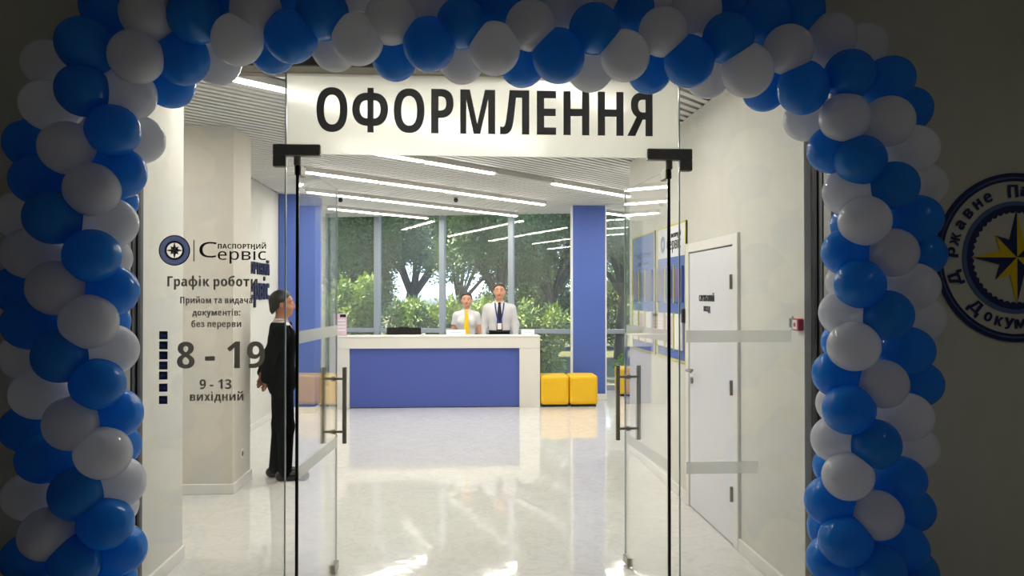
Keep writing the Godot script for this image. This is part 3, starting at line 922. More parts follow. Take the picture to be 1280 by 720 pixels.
func build_counter() -> void:
	var t := thing("reception_counter", "white reception counter with a recessed blue front panel", "counter", at(0, 0, 11.85))
	part("side_block", blk(-1.93, -1.632, 0.0, 0.886, 0.0, 0.62, 0.004), M.counter_white, t)
	part("side_block", blk(0.892, 1.20, 0.0, 0.886, 0.0, 0.62, 0.004), M.counter_white, t)
	part("top_beam", blk(-1.93, 1.20, 0.888, 1.052, 0.0, 0.40, 0.004), M.counter_white, t)
	part("top_board", blk(-1.935, 1.205, 1.053, 1.073, -0.006, 0.42, 0.004), M.counter_white, t)
	part("front_panel", blk(-1.630, 0.890, 0.012, 0.886, 0.05, 0.08), M.counter_blue, t)
	part("desk_board", blk(-1.632, 0.892, 0.72, 0.75, 0.081, 0.80, 0.004), M.counter_white, t)
	part("plinth", blk(-1.63, 0.89, 0.0, 0.011, 0.06, 0.08), M.black, t)
	# things on the counter
	var m := thing("monitor", "black computer monitor seen from behind over the counter", "monitor", at(-0.87, 0.75, 12.40))
	part("case", blk(-0.265, 0.265, 0.095, 0.43, -0.02, 0.02, 0.006), M.black, m)
	part("rear_bulge", blk(-0.08, 0.08, 0.20, 0.445, -0.05, -0.02, 0.01), M.black, m)
	part("stand", blk(-0.03, 0.03, 0.01, 0.22, -0.035, -0.021, 0.003), M.black, m)
	part("foot", blk(-0.12, 0.12, 0.0, 0.012, -0.09, 0.09, 0.004), M.black, m)
	for c in [[-0.061, 0.145, "white folded name card in front of the woman clerk"], [1.03, 0.10, "white folded name card at the counter end beside the man clerk"]]:
		var n := thing("name_card", c[2], "card", at(c[0], 1.0735, 12.02))
		var hw: float = c[1]
		var front := Shape.new()
		front.quad(Vector3(-hw, 0, 0.045), Vector3(hw, 0, 0.045), Vector3(hw, 0.085, 0), Vector3(-hw, 0.085, 0), Vector3(0, 0.47, 0.88))
		front.quad(Vector3(-hw, 0, 0.042), Vector3(hw, 0, 0.042), Vector3(hw, 0.082, -0.001), Vector3(-hw, 0.082, -0.001), Vector3(0, -0.47, -0.88))
		part("face", front, M.paper, n)
		var back := Shape.new()
		back.quad(Vector3(-hw, 0, -0.045), Vector3(hw, 0, -0.045), Vector3(hw, 0.085, 0), Vector3(-hw, 0.085, 0), Vector3(0, 0.47, -0.88))
		back.quad(Vector3(-hw, 0, -0.042), Vector3(hw, 0, -0.042), Vector3(hw, 0.082, -0.001), Vector3(-hw, 0.082, -0.001), Vector3(0, -0.47, 0.88))
		part("back", back, M.paper, n)
		part("printed_line", Shape.new().box(Vector3(-hw * 0.6, 0.0, 0.0), Vector3(hw * 0.6, 0.008, 0.001)), M.ink_pale, n, Transform3D(Basis(Vector3.RIGHT, -0.487), Vector3(0, 0.04, 0.0245)))
	var l := thing("leaflet_stand", "clear leaflet stand with a pinkish leaflet on the counter end", "leaflet stand", at(-1.80, 1.0735, 12.05))
	part("base", blk(-0.11, 0.11, 0.0, 0.006, -0.06, 0.06, 0.001), M.glass, l)
	part("holder", blk(-0.107, 0.107, 0.006, 0.31, 0.0, 0.004), M.glass, l)
	var lf := part("leaflet", blk(-0.10, 0.10, 0.008, 0.33, -0.004, -0.001), M.pink_paper, l)
	part("dark_heading", blk(0.0, 0.09, 0.275, 0.318, -0.0055, -0.0041), M.ink_black, lf)
	for y in [0.07, 0.12, 0.17, 0.22]:
		part("text_block", blk(-0.08, 0.08, y, y + 0.022, -0.0050, -0.0041), M.paper, lf)
	var mo := thing("computer_mouse", "small white mouse beside the black monitor", "mouse", at(-0.55, 1.0735, 12.0))
	part("shell", Shape.new().ball(Vector3(0, 0.012, 0), Vector3(0.03, 0.02, 0.05)), M.trim, mo)
	part("wheel", Shape.new().ball(Vector3(0, 0.031, 0.02), Vector3(0.004, 0.004, 0.008), 8), M.frame, mo)


func build_poufs() -> void:
	for p in [[1.425, 12.05, "yellow cube seat touching the white end of the counter"], [1.862, 12.05, "yellow cube seat in front of the blue column, off the counter"], [2.85, 13.22, "yellow cube seat by the window with a plant behind it"]]:
		var t := thing("cube_seat", p[2], "seat", at(p[0], 0, p[1]), "yellow cube seats")
		part("cushion", puff(0.214, 0.03, 0.475), M.yellow, t)
		part("base", Shape.new().box(Vector3(-0.19, 0.0, -0.19), Vector3(0.19, 0.03, 0.19)), M.black, t)
		part("seam", Shape.new().ring(0.2985, 0.3015, 0, 0.004, 4), M.yellow, t, Transform3D(Basis(Vector3.RIGHT, -PI / 2) * Basis(Vector3.BACK, PI / 4), Vector3(0, 0.405, 0)))
	var q := thing("potted_plant", "small green potted plant behind the window-side yellow seat", "plant", at(2.80, 0, 13.67))
	part("pot", Shape.new().lathe([Vector2(0.0, 0.0), Vector2(0.07, 0.0), Vector2(0.085, 0.34), Vector2(0.075, 0.34), Vector2(0.07, 0.30), Vector2(0.0, 0.30)], 20), M.pot, q)
	part("foliage", leaf_cloud(90, Vector3(0, 0.47, 0), Vector3(0.11, 0.17, 0.09), 0.07, 0.03, [Color(0.12, 0.26, 0.03), Color(0.20, 0.36, 0.05)], 5), M.leaf, q)


# soft cube: rounded box with slightly bulging faces
func puff(h: float, y0: float, y1: float) -> Shape:
	var s := Shape.new()
	var n := 12
	var c := Vector3(0, (y0 + y1) / 2, 0)
	var r := Vector3(h, (y1 - y0) / 2, h)
	var e := 0.045
	var f := func(u: Vector3) -> Array:
		var q := Vector3(clampf(u.x * r.x, -(r.x - e), r.x - e), clampf(u.y * r.y, -(r.y - e), r.y - e), clampf(u.z * r.z, -(r.z - e), r.z - e))
		var nn := (u * r - q).normalized()
		return [c + q + nn * e, nn]
	for ax in 3:
		for sg in [-1.0, 1.0]:
			for j in n:
				for k in n:
					var p := []
					for o in [[0, 0], [1, 0], [1, 1], [0, 1]]:
						var u := Vector3.ZERO
						u[ax] = sg
						u[(ax + 1) % 3] = sin((2.0 * (j + o[0]) / n - 1.0) * PI / 2)
						u[(ax + 2) % 3] = sin((2.0 * (k + o[1]) / n - 1.0) * PI / 2)
						p.append(f.call(u))
					s.patch(p[0][0], p[1][0], p[2][0], p[3][0], p[0][1], p[1][1], p[2][1], p[3][1])
	return s


# ---------------------------------------------------------------- people

# A body is a set of tapered capsules and ellipsoids joined by a smooth minimum and meshed as surface nets.
# capsule: [a, b, ra, rb]; ellipsoid: [centre, radii]
func prim_distance(q: Array, p: Vector3) -> float:
	if q.size() == 2:
		var o: Vector3 = p - q[0]
		var r: Vector3 = q[1]
		var k0 := (o / r).length()
		var k1 := (o / (r * r)).length()
		return k0 * (k0 - 1.0) / maxf(k1, 0.0001)
	var a: Vector3 = q[0]
	var ab: Vector3 = q[1] - a
	var t := clampf((p - a).dot(ab) / maxf(ab.length_squared(), 1e-8), 0.0, 1.0)
	return (p - a - ab * t).length() - lerpf(q[2], q[3], t)


func soft_min(a: float, b: float, k: float) -> float:
	var h := maxf(k - absf(a - b), 0.0) / k
	return minf(a, b) - h * h * k * 0.25


func field(prims: Array, p: Vector3, k: float) -> float:
	var d := 9.0
	for q in prims:
		d = soft_min(d, prim_distance(q, p), k)
	return d


func net(s: Shape, prims: Array, cell: float, k: float, cut: Variant = null) -> Shape:
	var lo := Vector3.ONE * 99.0
	var hi := -lo
	var boxes := []
	for q in prims:
		var a: Vector3
		var b: Vector3
		if q.size() == 2:
			a = q[0] - q[1]
			b = q[0] + q[1]
		else:
			var r := Vector3.ONE * maxf(q[2], q[3])
			a = Vector3(q[0]).min(q[1]) - r
			b = Vector3(q[0]).max(q[1]) + r
		boxes.append([a, b])
		lo = lo.min(a)
		hi = hi.max(b)
	var pad := cell * 2.0 + k * 0.3
	lo -= Vector3.ONE * pad
	hi += Vector3.ONE * pad
	var nx := int((hi.x - lo.x) / cell) + 2
	var ny := int((hi.y - lo.y) / cell) + 2
	var nz := int((hi.z - lo.z) / cell) + 2
	var f := PackedFloat32Array()
	f.resize(nx * ny * nz)
	f.fill(9.0)
	for m in prims.size():
		var q: Array = prims[m]
		var a: Vector3 = (boxes[m][0] - lo - Vector3.ONE * pad) / cell
		var b: Vector3 = (boxes[m][1] - lo + Vector3.ONE * pad) / cell
		for z in range(maxi(int(a.z), 0), mini(int(b.z) + 2, nz)):
			for y in range(maxi(int(a.y), 0), mini(int(b.y) + 2, ny)):
				var row := (z * ny + y) * nx
				for x in range(maxi(int(a.x), 0), mini(int(b.x) + 2, nx)):
					var d := prim_distance(q, lo + Vector3(x, y, z) * cell)
					f[row + x] = soft_min(f[row + x], d, k)
	if cut != null:
		for z in nz:
			for y in ny:
				for x in nx:
					var at_ := (z * ny + y) * nx + x
					if f[at_] < cell * 2.0:
						f[at_] = maxf(f[at_], cut.call(lo + Vector3(x, y, z) * cell))
	var made := {}
	var corner := [0, 1, nx, nx + 1, nx * ny, nx * ny + 1, nx * ny + nx, nx * ny + nx + 1]
	var place := [Vector3(0, 0, 0), Vector3(1, 0, 0), Vector3(0, 1, 0), Vector3(1, 1, 0), Vector3(0, 0, 1), Vector3(1, 0, 1), Vector3(0, 1, 1), Vector3(1, 1, 1)]
	var edges := [[0, 1], [2, 3], [4, 5], [6, 7], [0, 2], [1, 3], [4, 6], [5, 7], [0, 4], [1, 5], [2, 6], [3, 7]]
	var pts := PackedVector3Array()
	var nrm := PackedVector3Array()
	for z in nz - 1:
		for y in ny - 1:
			for x in nx - 1:
				var at_ := (z * ny + y) * nx + x
				if absf(f[at_]) > cell * 2.5:
					continue
				var inside := 0
				for c in 8:
					if f[at_ + corner[c]] < 0.0:
						inside += 1
				if inside == 0 or inside == 8:
					continue
				var sum := Vector3.ZERO
				var n := 0
				for e in edges:
					var fa := f[at_ + corner[e[0]]]
					var fb := f[at_ + corner[e[1]]]
					if (fa < 0.0) != (fb < 0.0):
						sum += Vector3(place[e[0]]).lerp(place[e[1]], fa / (fa - fb))
						n += 1
				made[at_] = pts.size()
				pts.append(lo + (Vector3(x, y, z) + sum / n) * cell)
				var g := Vector3.ZERO
				for c in 8:
					g += (Vector3(place[c]) - Vector3.ONE * 0.5) * minf(f[at_ + corner[c]], cell * 3.0)
				nrm.append(g.normalized())
	var base := s.v.size()
	s.v.append_array(pts)
	s.n.append_array(nrm)
	var dirs := [[1, nx, nx * ny], [nx, nx * ny, 1], [nx * ny, 1, nx]]
	for at_ in made:
		for d in dirs:
			var other: int = at_ + d[0]
			if (f[at_] < 0.0) == (f[other] < 0.0):
				continue
			var q := [at_, at_ - d[1], at_ - d[1] - d[2], at_ - d[2]]
			if not (made.has(q[1]) and made.has(q[2]) and made.has(q[3])):
				continue
			var w := [made[q[0]], made[q[1]], made[q[2]], made[q[3]]]
			if (pts[w[1]] - pts[w[0]]).cross(pts[w[2]] - pts[w[0]]).dot(nrm[w[0]] + nrm[w[1]] + nrm[w[2]]) > 0.0:
				w = [w[0], w[3], w[2], w[1]]
			for o in [[0, 1, 2], [0, 2, 3]]:
				for j in o:
					s.i.append(base + w[j])
	return s


# five separate fingers on a palm; dir runs to the fingertips, palm is where the palm looks, thumb points to the thumb's side
func hand_prims(wrist: Vector3, dir: Vector3, palm: Vector3, thumb: Vector3, curl: float) -> Array:
	var out := [[wrist, wrist + dir * 0.03, 0.026, 0.026]]
	for k in 4:
		var off: float = [0.030, 0.010, -0.010, -0.029][k]
		var root := wrist + dir * (0.088 - absf(k - 1.2) * 0.004) + thumb * off
		out.append([wrist + dir * 0.02 + thumb * off * 0.6, root, 0.017, 0.013])
		var lens: Array = [[0.040, 0.024, 0.019], [0.045, 0.028, 0.020], [0.041, 0.026, 0.019], [0.032, 0.020, 0.017]][k]
		var a := root
		var bend := 0.0
		for j in 3:
			bend += curl * [0.5, 0.8, 0.5][j]
			var b: Vector3 = a + (dir * cos(bend) + palm * sin(bend)) * lens[j]
			out.append([a, b, 0.0098 - j * 0.001, 0.0088 - j * 0.001])
			a = b
	var t0 := wrist + dir * 0.028 + thumb * 0.020
	var t1 := t0 + (dir * 0.6 + thumb * 0.7 + palm * 0.35).normalized() * 0.042
	var t2 := t1 + (dir * 0.85 + thumb * 0.25 + palm * 0.4).normalized() * 0.032
	out.append([t0, t1, 0.014, 0.011])
	out.append([t1, t2, 0.011, 0.009])
	return out


func grown(prims: Array, by: float) -> Array:
	var out := []
	for q in prims:
		if q.size() == 2:
			out.append([q[0], q[1] + Vector3.ONE * by])
		else:
			out.append([q[0], q[1], q[2] + by, q[3] + by])
	return out


# the same prims made larger about a point
func enlarged(prims: Array, pivot: Vector3, by: float) -> Array:
	var out := []
	for q in prims:
		if q.size() == 2:
			out.append([pivot + (q[0] - pivot) * by, q[1] * by])
		else:
			out.append([pivot + (q[0] - pivot) * by, pivot + (q[1] - pivot) * by, q[2] * by, q[3] * by])
	return out


func front_z(prims: Array, x: float, y: float) -> float:
	var z := 0.35
	while z > -0.2:
		var d := field(prims, Vector3(x, y, z), 0.06)
		if d < 0.001:
			break
		z -= maxf(d * 0.7, 0.001)
	return z


# strip of cloth lying on the body's front: points (x, y), half width per point
func on_front(prims: Array, pts: Array, half: Array, lift: float) -> Shape:
	var s := Shape.new()
	var row := []
	for k in pts.size():
		var p: Vector2 = pts[k]
		var t: Vector2 = (pts[mini(k + 1, pts.size() - 1)] - pts[maxi(k - 1, 0)]).normalized()
		var hw: float = half[k]
		var side: Vector2 = Vector2(-t.y, t.x) * hw
		var l: Vector2 = p + side
		var r: Vector2 = p - side
		row.append([Vector3(l.x, l.y, front_z(prims, l.x, l.y) + lift), Vector3(p.x, p.y, front_z(prims, p.x, p.y) + lift * 1.6), Vector3(r.x, r.y, front_z(prims, r.x, r.y) + lift)])
	for k in row.size() - 1:
		for j in 2:
			var nn := Vector3(0.3 * (1 if row[k][j].x + row[k][j + 1].x > 2 * row[k][1].x else -1), 0, 1).normalized()
			s.quad(row[k][j], row[k][j + 1], row[k + 1][j + 1], row[k + 1][j], nn)
			var back := Vector3(0, 0, -lift * 1.5)
			s.quad(row[k][j] + back, row[k][j + 1] + back, row[k + 1][j + 1] + back, row[k + 1][j] + back, -nn)
	return s


# Figure of 1.75 m looking along +z, standing at the origin.
func person(label: String, where: Vector3, turn: float, tall: float, look: Dictionary) -> Node3D:
	var t := thing("person", label, "person", where)
	var k := tall / 1.75
	t.basis = Basis(Vector3.UP, turn) * Basis.from_scale(Vector3(k * look.get("wide", 1.0), k, k))
	var skin: Material = look.skin
	var female: bool = look.get("female", false)
	var sh := 0.155 if female else 0.18
	var torso := [[Vector3(0, 0.95, 0), Vector3(0.165, 0.12, 0.115)], [Vector3(0, 1.10, 0), Vector3(0.125 if female else 0.145, 0.14, 0.095)], [Vector3(0, 1.29, 0), Vector3(0.15 if female else 0.172, 0.18, 0.115)], [Vector3(0, 1.425, -0.02), Vector3(sh - 0.01, 1.385, -0.02), 0.060, 0.052], [Vector3(0, 1.425, -0.02), Vector3(0.01 - sh, 1.385, -0.02), 0.060, 0.052]]
	if female:
		for s in [-1.0, 1.0]:
			torso.append([Vector3(0.068 * s, 1.285, 0.075), Vector3(0.065, 0.065, 0.06)])
	var neck := [[Vector3(0, 1.40, -0.02), Vector3(0, 1.58, 0.0), 0.052 if female else 0.058, 0.050 if female else 0.056]]
	var upper := []
	var fore := []
	var hands := []
	for s in [-1.0, 1.0]:
		var a := Vector3(sh * s, 1.38, -0.02)
		var e := Vector3(0.238 * s, 1.135, -0.05)
		var w := Vector3(0.235 * s, 0.90, 0.04)
		var dir := Vector3(0.0, -1, 0.12).normalized()
		var palm := Vector3(-s, 0, 0)
		var thumb := Vector3(0, 0, 1)
		if look.arms == "behind":
			e = Vector3(0.25 * s, 1.14, -0.12)
			w = Vector3(0.085 * s, 0.965 + 0.02 * s, -0.165 - 0.02 * s)
			dir = Vector3(-s * 0.80, -0.55, -0.05).normalized()
			palm = Vector3(0, -0.3, -1).normalized()
			palm = (palm - dir * palm.dot(dir)).normalized()
			thumb = dir.cross(palm) * s
		elif female:
			e = Vector3(0.208 * s, 1.15, -0.04)
			w = Vector3(0.205 * s, 0.92, 0.04)
		upper.append([a, e, 0.046 if female else 0.053, 0.036 if female else 0.043])
		fore.append([e, w, 0.036 if female else 0.043, 0.025 if female else 0.030])
		hands.append(hand_prims(w, dir, palm, thumb, 0.45 if look.arms != "behind" else 0.35))
	var legs := []
	var feet := []
	for s in [-1.0, 1.0]:
		var fwd: float = look.get("stride", 0.0) * s
		legs.append([Vector3(0.085 * s, 0.92, 0), Vector3(0.095 * s, 0.50, 0.015 + fwd * 0.5), 0.075, 0.050])
		legs.append([Vector3(0.095 * s, 0.50, 0.015 + fwd * 0.5), Vector3(0.10 * s, 0.08, -0.02 + fwd), 0.050, 0.036])
		feet.append([Vector3(0.10 * s, 0.045, -0.04 + fwd), Vector3(0.115 * s, 0.03, 0.14 + fwd), 0.038, 0.028])
	# head
	var head := [[Vector3(0, 1.662, -0.008), Vector3(0.077, 0.092, 0.096)], [Vector3(0, 1.60, 0.028), Vector3(0.056, 0.075, 0.062)], [Vector3(0, 1.551, 0.062), Vector3(0.022, 0.014, 0.022)], [Vector3(0, 1.645, 0.088), Vector3(0, 1.612, 0.106), 0.008, 0.0125], [Vector3(-0.05, 1.61, 0.04), Vector3(-0.03, 1.60, 0.07), 0.02, 0.015], [Vector3(0.05, 1.61, 0.04), Vector3(0.03, 1.60, 0.07), 0.02, 0.015], [Vector3(-0.045, 1.674, 0.07), Vector3(0.045, 1.674, 0.07), 0.014, 0.014], neck[0]]
	var ears := []
	for s in [-1.0, 1.0]:
		ears.append([Vector3(0.078 * s, 1.632, -0.008), Vector3(0.010, 0.030, 0.018)])
	var hs: float = look.get("head", 1.08)
	var pivot := Vector3(0, 1.545, 0)
	head = enlarged(head.slice(0, 7), pivot, hs) + [neck[0]]
	ears = enlarged(ears, pivot, hs)
	var face := Transform3D(Basis.from_scale(Vector3.ONE * hs), pivot - pivot * hs)
	var body := Shape.new()
	net(body, torso + neck + upper + fore + legs + feet, 0.018, 0.05)
	net(body, head, 0.006, 0.03)
	net(body, ears, 0.006, 0.01)
	for h in hands:
		net(body, h, 0.005, 0.008)
	var bm := part("body", body, skin, t)
	# face
	for s in [-1.0, 1.0]:
		var eye := part("eye", Shape.new().ball(Vector3(0.031 * s, 1.652, 0.080), Vector3(0.0125, 0.0075, 0.010)), M.eye, bm, face)
		eye.set_meta("label", "eye with dark iris")
		part("iris", Shape.new().ball(Vector3(0.031 * s, 1.652, 0.0875), Vector3(0.006, 0.006, 0.004), 10), M.iris, bm, face)
		part("eyebrow", Shape.new().tube([Vector3(0.014 * s, 1.672, 0.0915), Vector3(0.032 * s, 1.676, 0.089), Vector3(0.050 * s, 1.670, 0.076)], [0.003, 0.0042, 0.0025], 8), look.hair, bm, face)
	part("lips", Shape.new().ball(Vector3(0, 1.580, 0.0895), Vector3(0.022, 0.0065, 0.009)), M.lips, bm, face)
	# hair
	var cap := [[Vector3(0, 1.668, -0.012), Vector3(0.085, 0.101, 0.106)], [Vector3(0, 1.60, -0.038), Vector3(0.070, 0.072, 0.072)]]
	part("hair", net(Shape.new(), cap, 0.006, 0.02, func(p: Vector3) -> float: return maxf(0.76 * p.z - 0.65 * (p.y - 1.700) - look.get("hairline", 0.036), 1.538 - p.y)), look.hair, t, face)
	if female:
		part("hair_bun", net(Shape.new(), [[Vector3(0, 1.70, -0.125), Vector3(0.042, 0.042, 0.036)]], 0.007, 0.02), look.hair, t, face)
	# trousers and shoes
	var cloth := [[Vector3(0, 0.95, 0), Vector3(0.178, 0.13, 0.128)]]
	for s in [-1.0, 1.0]:
		var fwd: float = look.get("stride", 0.0) * s
		cloth.append([Vector3(0.085 * s, 0.90, 0), Vector3(0.097 * s, 0.50, 0.01 + fwd * 0.5), 0.102, 0.080])
		cloth.append([Vector3(0.097 * s, 0.50, 0.01 + fwd * 0.5), Vector3(0.102 * s, 0.06, -0.015 + fwd), 0.078, 0.060])
		var shoe := net(Shape.new(), [[Vector3(0.10 * s, 0.045, -0.055 + fwd), Vector3(0.118 * s, 0.040, 0.165 + fwd), 0.048, 0.042]], 0.008, 0.02, func(p: Vector3) -> float: return 0.002 - p.y)
		part("shoe", shoe, M.shoe, t)
	part("trousers", net(Shape.new(), cloth, 0.014, 0.035, func(p: Vector3) -> float: return maxf(p.y - 1.045, 0.035 - p.y)), M.suit, t)
	# shirt
	var shirt := grown(torso, 0.012)
	if look.dress == "short":
		for q in upper:
			shirt.append([q[0], Vector3(q[0]).lerp(q[1], 0.62), q[2] + 0.014, q[3] + 0.026])
	elif look.dress == "long":
		shirt += grown(upper, 0.015)
		for q in fore:
			shirt.append([q[0], Vector3(q[0]).lerp(q[1], 0.94), q[2] + 0.015, q[3] + 0.014])
	var sleeve_end := 1.405 - 0.62 * 0.26
	var open := func(p: Vector3) -> float:
		var low := 1.035 - p.y if absf(p.x) < 0.19 else -1.0
		if look.dress == "short":
			low = maxf(low, sleeve_end - 0.012 - p.y if absf(p.x) > 0.17 else -1.0)
		return maxf(low, p.y - 1.485)
	part("shirt", net(Shape.new(), shirt, 0.012, 0.045, open), M.shirt, t)
	part("collar", net(Shape.new(), [[Vector3(0, 1.455, -0.016), Vector3(0, 1.505, -0.006), 0.075, 0.066]], 0.008, 0.02, func(p: Vector3) -> float: return maxf(maxf(1.44 - p.y, p.y - 1.512 + maxf(p.z, 0.0) * 0.45), -((Vector2(p.x, p.z + 0.008)).length() - 0.056))), M.shirt, t)
	if look.has("tie"):
		var tie := part("tie", on_front(shirt, [Vector2(0, 1.475), Vector2(0, 1.44), Vector2(0, 1.40), Vector2(0, 1.30), Vector2(0, 1.18), Vector2(0, 1.06), Vector2(0, 1.035)], [0.022, 0.019, 0.024, 0.033, 0.041, 0.046, 0.004], 0.006), look.tie, t)
		tie.set_meta("label", look.tie_label)
		part("knot", Shape.new().ball(Vector3(0, 1.462, front_z(shirt, 0, 1.462) + 0.004), Vector3(0.024, 0.022, 0.014)), look.tie, tie)
	if look.get("lanyard", false):
		var ly := Node3D.new()
		for s in [-1.0, 1.0]:
			part("lanyard_ribbon", on_front(shirt, [Vector2(0.068 * s, 1.475), Vector2(0.060 * s, 1.40), Vector2(0.044 * s, 1.30), Vector2(0.026 * s, 1.21), Vector2(0.012 * s, 1.16)], [0.010, 0.010, 0.010, 0.010, 0.010], 0.011), M.lanyard, t)
		ly.free()
		part("badge", Shape.new().cbox(Vector3(-0.032, 1.07, front_z(shirt, 0, 1.12) + 0.010), Vector3(0.032, 1.165, front_z(shirt, 0, 1.12) + 0.018), 0.003), M.paper, t)
	if look.dress != "suit":
		part("belt", net(Shape.new(), [[Vector3(0, 1.03, 0), Vector3(0.166, 0.5, 0.122)]], 0.012, 0.02, func(p: Vector3) -> float: return maxf(p.y - 1.055, 1.018 - p.y)), M.shoe, t)
	else:
		var coat := grown(torso, 0.018) + [[Vector3(0, 0.92, -0.005), Vector3(0.185, 0.20, 0.128)]]
		coat += grown(upper, 0.017)
		for q in fore:
			coat.append([q[0], Vector3(q[0]).lerp(q[1], 0.93), q[2] + 0.017, q[3] + 0.017])
		part("jacket", net(Shape.new(), coat, 0.012, 0.045, func(p: Vector3) -> float:
			var vee := minf(p.z - 0.03, (p.y - 1.20) * 0.42 - absf(p.x))
			return maxf(maxf(0.80 - p.y, p.y - 1.475), vee)), M.suit, t)
		var lapel := Shape.new()
		for s in [-1.0, 1.0]:
			var pts := [Vector2(0.105 * s, 1.45), Vector2(0.085 * s, 1.38), Vector2(0.05 * s, 1.29), Vector2(0.012 * s, 1.20)]
			var one := on_front(coat, pts, [0.016, 0.03, 0.024, 0.006], 0.004)
			part("lapel", one, M.suit, t)
	return t


func build_people() -> void:
	person("man in black suit standing in profile, hands clasped behind his back", at(-1.63, 0, 7.40), PI / 2 + 0.22, 1.70, {"arms": "behind", "dress": "suit", "hair": M.hair_dark, "skin": M.skin_tan, "tie": M.tie_navy, "tie_label": "dark tie", "stride": -0.045, "head": 1.06})
	person("woman clerk in white short-sleeved blouse with yellow tie behind counter", at(0.105, 0, 12.85), 0.0, 1.705, {"arms": "down", "dress": "short", "hair": M.hair_dark, "skin": M.skin, "female": true, "hairline": 0.044, "tie": M.tie_yellow, "tie_label": "bright yellow tie", "wide": 1.04})
	person("man clerk in white long-sleeved shirt with dark tie and blue lanyard", at(0.64, 0, 12.85), -0.05, 1.85, {"arms": "down", "dress": "long", "hair": M.hair_brown, "skin": M.skin, "tie": M.tie_navy, "tie_label": "dark navy tie", "lanyard": true, "wide": 1.02})
	person("man in white shirt and blue tie standing in the wing facing windows", at(3.62, 0, 9.45), PI, 1.71, {"arms": "down", "dress": "long", "hair": M.hair_dark, "skin": M.skin_tan, "tie": M.tie_blue, "tie_label": "blue tie"})


# ---------------------------------------------------------------- balloon arch

const CORE := [Vector3(-1.67, 0.0, 3.58), Vector3(-1.675, 1.57, 3.58), Vector3(-1.644, 2.27, 3.58), Vector3(-1.56, 2.66, 3.58), Vector3(-1.33, 2.86, 3.58), Vector3(-0.976, 2.90, 3.58), Vector3(0.27, 2.90, 3.58), Vector3(1.388, 2.87, 3.58), Vector3(1.79, 2.72, 3.58), Vector3(1.953, 2.39, 3.58), Vector3(1.95, 1.56, 3.58), Vector3(1.933, 0.0, 3.58)]


func build_balloons() -> void:
	# latex body: round crown drawn in towards the neck; +y points away from the arch's core
	var prof := []
	for k in 23:
		var a := PI * k / 22.0
		var low := maxf(0.0, -cos(a))
		prof.append(Vector2(maxf(0.1105 * sin(a) * (1.0 - 0.10 * low * low), 0.009 if k == 22 else 0.0), 0.121 * cos(a) * (1.0 + 0.16 * low)))
	var shape := Shape.new().lathe(prof, 30).mesh()
	var knot := Shape.new().lathe([Vector2(0.009, -0.132), Vector2(0.006, -0.140), Vector2(0.013, -0.150), Vector2(0.011, -0.153), Vector2(0.0, -0.150)], 12).mesh()
	var labels := {"hours": "latex balloon of the arch beside the opening-hours glass", "sign": "latex balloon of the arch above the lettered transom", "emblem": "latex balloon of the arch beside the round wall emblem"}
	var put := func(p: Vector3, blue: bool, section: String) -> void:
		var best := 9.0
		var near := p
		for k in CORE.size() - 1:
			var a := at(CORE[k].x, CORE[k].y, CORE[k].z)
			var b := at(CORE[k + 1].x, CORE[k + 1].y, CORE[k + 1].z)
			var q := Geometry3D.get_closest_point_to_segment(p, a, b)
			if q.distance_to(p) < best:
				best = q.distance_to(p)
				near = q
		var up := ((p - near) * Vector3(1, 1, 0.6) + Vector3(0, 0, 0.02)).normalized()
		var side := up.cross(Vector3(0.3, 0.8, 0.2)).normalized()
		var o := MeshInstance3D.new()
		o.name = numbered("balloon")
		o.mesh = shape
		o.material_override = M.latex_blue if blue else M.latex_white
		var size := rng.randf_range(0.97, 1.04)
		o.transform = Transform3D(Basis(side, up, side.cross(up)) * Basis.from_scale(Vector3.ONE * size), p)
		add_child(o)
		var tint := "blue" if blue else "white"
		tag(o, "%s %s" % [tint, labels[section]], "balloon", "%s balloons of the arch, %s part" % [tint, section])
		part("knot", knot, o.material_override, o)
	for section in ["hours", "sign", "emblem"]:
		var l: Array = BALLOONS[section]
		for k in range(0, l.size(), 4):
			put.call(at(l[k], l[k + 1], l[k + 2]), l[k + 3] == 1, section)
	# the arch goes on below and above the frame
	for s in [["hours", -1.67], ["emblem", 1.935]]:
		for row in 2:
			for k in 4:
				var a := PI / 4 + k * PI / 2 + row * 0.5
				put.call(at(s[1] + cos(a) * 0.15, 0.30 - row * 0.17, 3.58 - sin(a) * 0.15), (k + row) % 4 < 2, s[0])
	for k in 9:
		put.call(at(-1.05 + k * 0.29, 3.06, 3.56 + 0.06 * (k % 2)), k % 4 < 2, "sign")


# ---------------------------------------------------------------- outside

